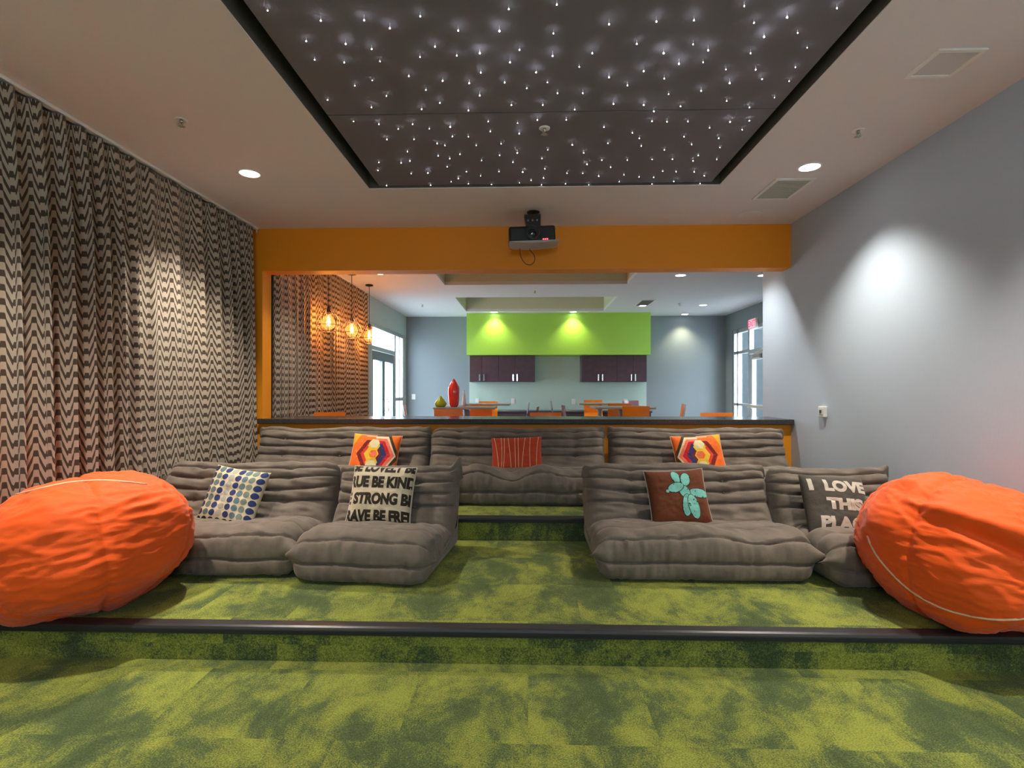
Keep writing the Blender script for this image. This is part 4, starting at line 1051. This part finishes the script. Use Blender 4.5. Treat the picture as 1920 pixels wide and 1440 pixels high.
cabinet(935, 966, 1003, 'dark wine wall cabinet, second from the left under the lime soffit')
cabinet(1090, 1126, 1157, 'dark wine wall cabinet, third from the left under the lime soffit')
cabinet(1157, 1188, 1213, 'rightmost dark wine wall cabinet under the lime soffit')
# base cabinets and worktop
t = thing('base_cabinet', 'low dark kitchen base unit along the far sage wall', 'cabinet', ((bx0+bx1)/2, 11.95, 0))
bxa, bxb = bx0+.02, bx1-.02
obj('carcass', boxes([(bxa, bxb, 11.74, DYB-.013, 0, .82)]), M['wine'], t, world=True)
n = 8
for k in range(n):
    bm = bmesh.new(); a_ = bxa+(bxb-bxa)*k/n; b_ = bxa+(bxb-bxa)*(k+1)/n
    bbox(bm, a_+.004, b_-.004, 11.72, 11.739, .1, .81, .003, 1); d = obj('door', bm, M['wine'], t, world=True)
bm = bmesh.new(); bbox(bm, bxa-.02, bxb+.02, 11.68, DYB-.013, .821, .86, .004, 1)
tag(obj('kitchen_worktop', bm, mat('dark_worktop', (.05, .045, .06), .3)), 'dark worktop running along the far kitchen wall', 'worktop')
for px, py, lab, Y in [(775.5, 744, 'white wall switch plate right of the glass double door', DYB), (895, 752, 'white outlet plate left on the sage wall, above the stools', DYB-.012), (962, 752, 'white outlet plate under the left pair of cabinets', DYB-.012),
                    (1075, 753, 'white outlet plate just left of the right pair of cabinets', DYB-.012), (1173, 753, 'white outlet plate under the right pair of cabinets', DYB-.012)]:
    q = at(px, py, Y=Y)
    t = thing('outlet_plate', lab, 'outlet', (q.x, Y-.001, q.z), group='white wall plates')
    bm = bmesh.new(); bbox(bm, -.042, .042, -.008, 0, -.062, .062, .003, 1); obj('plate', bm, M['white'], t)
    bm = bmesh.new(); bbox(bm, -.014, .014, -.011, -.007, -.03, .03, .002, 1); obj('socket', bm, M['whiteglaze'], t)

# ------------------------------------------------------------ bar tables, stools, vases
def table(label, x0, x1, y0, y1, z=1.06):
    t = thing('bar_table', label, 'table', ((x0+x1)/2, (y0+y1)/2, 0), group='high dining tables')
    bm = bmesh.new(); bbox(bm, x0, x1, y0, y1, z-.03, z, .006); obj('tabletop', bm, M['table'], t, world=True)
    cx, cy = (x0+x1)/2, (y0+y1)/2
    bm = bmesh.new(); tube(bm, [(cx, cy, .02), (cx, cy, z-.03)], .04, 16); obj('pedestal', bm, M['alu'], t, world=True)
    bm = bmesh.new(); lathe(bm, [(.28, 0), (.28, .012), (.06, .03)], c=(cx, cy, 0), seg=32); obj('base', bm, M['alu'], t, world=True)
TB = [('grey high table holding the red and green vases', -1.42, -.50, 7.92, 8.72), ('grey high table behind the one with the red vase', -1.20, -.34, 9.75, 10.5),
      ('grey high table at the right among orange stools', 1.02, 1.92, 8.05, 8.85), ('farthest grey high table on the right', .98, 1.85, 10.2, 10.95)]
for a_ in TB: table(*a_)
def stool_proto(m, nm):
    t = thing(nm, 'x', 'stool')
    # curved one piece shell: seat and low back
    prof = [(-.20, .70), (-.18, .735), (-.10, .745), (.05, .735), (.14, .74), (.185, .78), (.20, .86), (.215, .96), (.23, 1.06)]
    P_ = catmull(prof, 5); bm = bmesh.new()
    for off in (0, .012):
        g = []
        for y_, z_ in P_:
            g.append([bm.verts.new((-.195+.39*k/10, y_+off*.8+.02*(1-(k/5-1)**2)*(1 if z_ > .78 else .2), z_-(off if z_ < .78 else 0)+.0)) for k in range(11)])
        for a_, b_ in zip(g, g[1:]):
            for k in range(10):
                f = bm.faces.new((a_[k], a_[k+1], b_[k+1], b_[k])); f.smooth = True
    obj('shell', bm, m, t, fixn=False)
    for sx in (-1, 1):
        for sy in (-1, 1):
            bm = bmesh.new(); tube(bm, [(sx*.15, sy*.13, .735), (sx*.20, sy*.19, 0.0)], .010, 8); obj('leg', bm, M['chrome'], t)
    bm = bmesh.new(); tube(bm, [(sx_*.185, sy_*.170, .25) for sx_, sy_ in ((-1, -1), (1, -1), (1, 1), (-1, 1))], .008, 8, closed=True); obj('footrest', bm, M['chrome'], t)
    return t
SO = stool_proto(M['orangeacrylic2'], 'acrylic_bar_stool'); SM = stool_proto(M['mauveacrylic'], 'acrylic_bar_stool'); used = set()
def stool(proto, x, y, rz, label, s=1.0):
    t = proto if id(proto) not in used else copy_tree(proto)
    used.add(id(proto)); t.location = (x, y, 0); t.rotation_euler = (0, 0, rz); t['label'] = label
    t['group'] = 'orange acrylic bar stools' if proto is SO else 'mauve acrylic bar stools'; t.scale = (1, 1, s)
def sx(px, Y): return at(px, 770, Y=Y).x
# back rest is on the +y side of the stool when rz = 0
stool(SO, sx(618, 6.55), 6.32, R(0), 'orange stool at the bar in front of the patterned curtain', .985)
stool(SO, sx(1023, 6.6), 6.36, R(0), 'orange stool at the middle of the bar below the sage wall', .985)
stool(SO, sx(1343, 6.6), 6.36, R(0), 'orange stool at the right end of the bar', .985)
stool(SO, sx(841, 7.2), 7.42, R(180), 'orange stool in front of the red vase table, tucked at its left', 1.0)
stool(SO, sx(899, 8.9), 9.15, R(4), 'orange stool between the two left tables', 1.0)
stool(SO, sx(912, 10.6), 10.85, R(0), 'orange stool behind the farther left table', 1.02)
stool(SO, sx(783, 8.6), 8.7, R(97), 'orange stool seen side-on below the glass double door', 1.02)
stool(SO, sx(1189, 7.7), 7.86, R(183), 'orange stool in front of the right table, its broad back to the bar', 1.03)
stool(SO, sx(1118, 10.9), 11.2, R(0), 'orange stool behind the farthest right table, its left one', 1.04)
stool(SO, sx(1152, 9.7), 9.3, R(176), 'orange stool between the two right tables', 1.03)
stool(SO, sx(1257, 8.6), 8.7, R(-97), 'orange stool seen side-on in front of the grey far wall', 1.03)
stool(SM, sx(1197, 11.0), 11.2, R(20), 'small mauve stool beyond the right tables', 1.03)
stool(SM, sx(966, 9.2), 10.1, R(-88), 'mauve stool at the right end of the farther left table', 1.02)
stool(SM, sx(980, 8.3), 8.35, R(-94), 'mauve stool seen edge-on, right of the red vase table', 1.0)
stool(SM, sx(1062, 9.7), 10.6, R(88), 'mauve stool at the left end of the farthest right table', 1.04)
stool(SM, sx(1084, 8.4), 8.45, R(94), 'mauve stool at the left end of the right table', 1.02)
def vase(name, label, prof, m, loc, cat='vase'):
    bm = bmesh.new(); lathe(bm, prof, seg=32); t = obj(name, bm, m); t.location = loc; tag(t, label, cat); return t
vase('ceramic_vase', 'tall glossy red pointed vase on the left high table', [(.05, 0), (.072, .03), (.082, .10), (.088, .20), (.088, .28), (.08, .31), (.055, .36), (.022, .41), (.008, .428), (.001, .43)], M['redglaze'], (at(851, 760, Y=8.15).x, 8.15, 1.061))
vase('ceramic_vase', 'squat lime green conical vase left of the red vase', [(.06, 0), (.085, .02), (.095, .05), (.07, .09), (.035, .135), (.014, .165), (.001, .17)], [M['limeglaze']], (at(826, 760, Y=8.12).x, 8.12, 1.061))
vase('ceramic_vase', 'slender white bottle vase right of the red vase', [(.03, 0), (.034, .03), (.024, .12), (.014, .18), (.010, .25), (.012, .26)], M['whiteglaze'], (at(870, 760, Y=8.5).x, 8.5, 1.061))
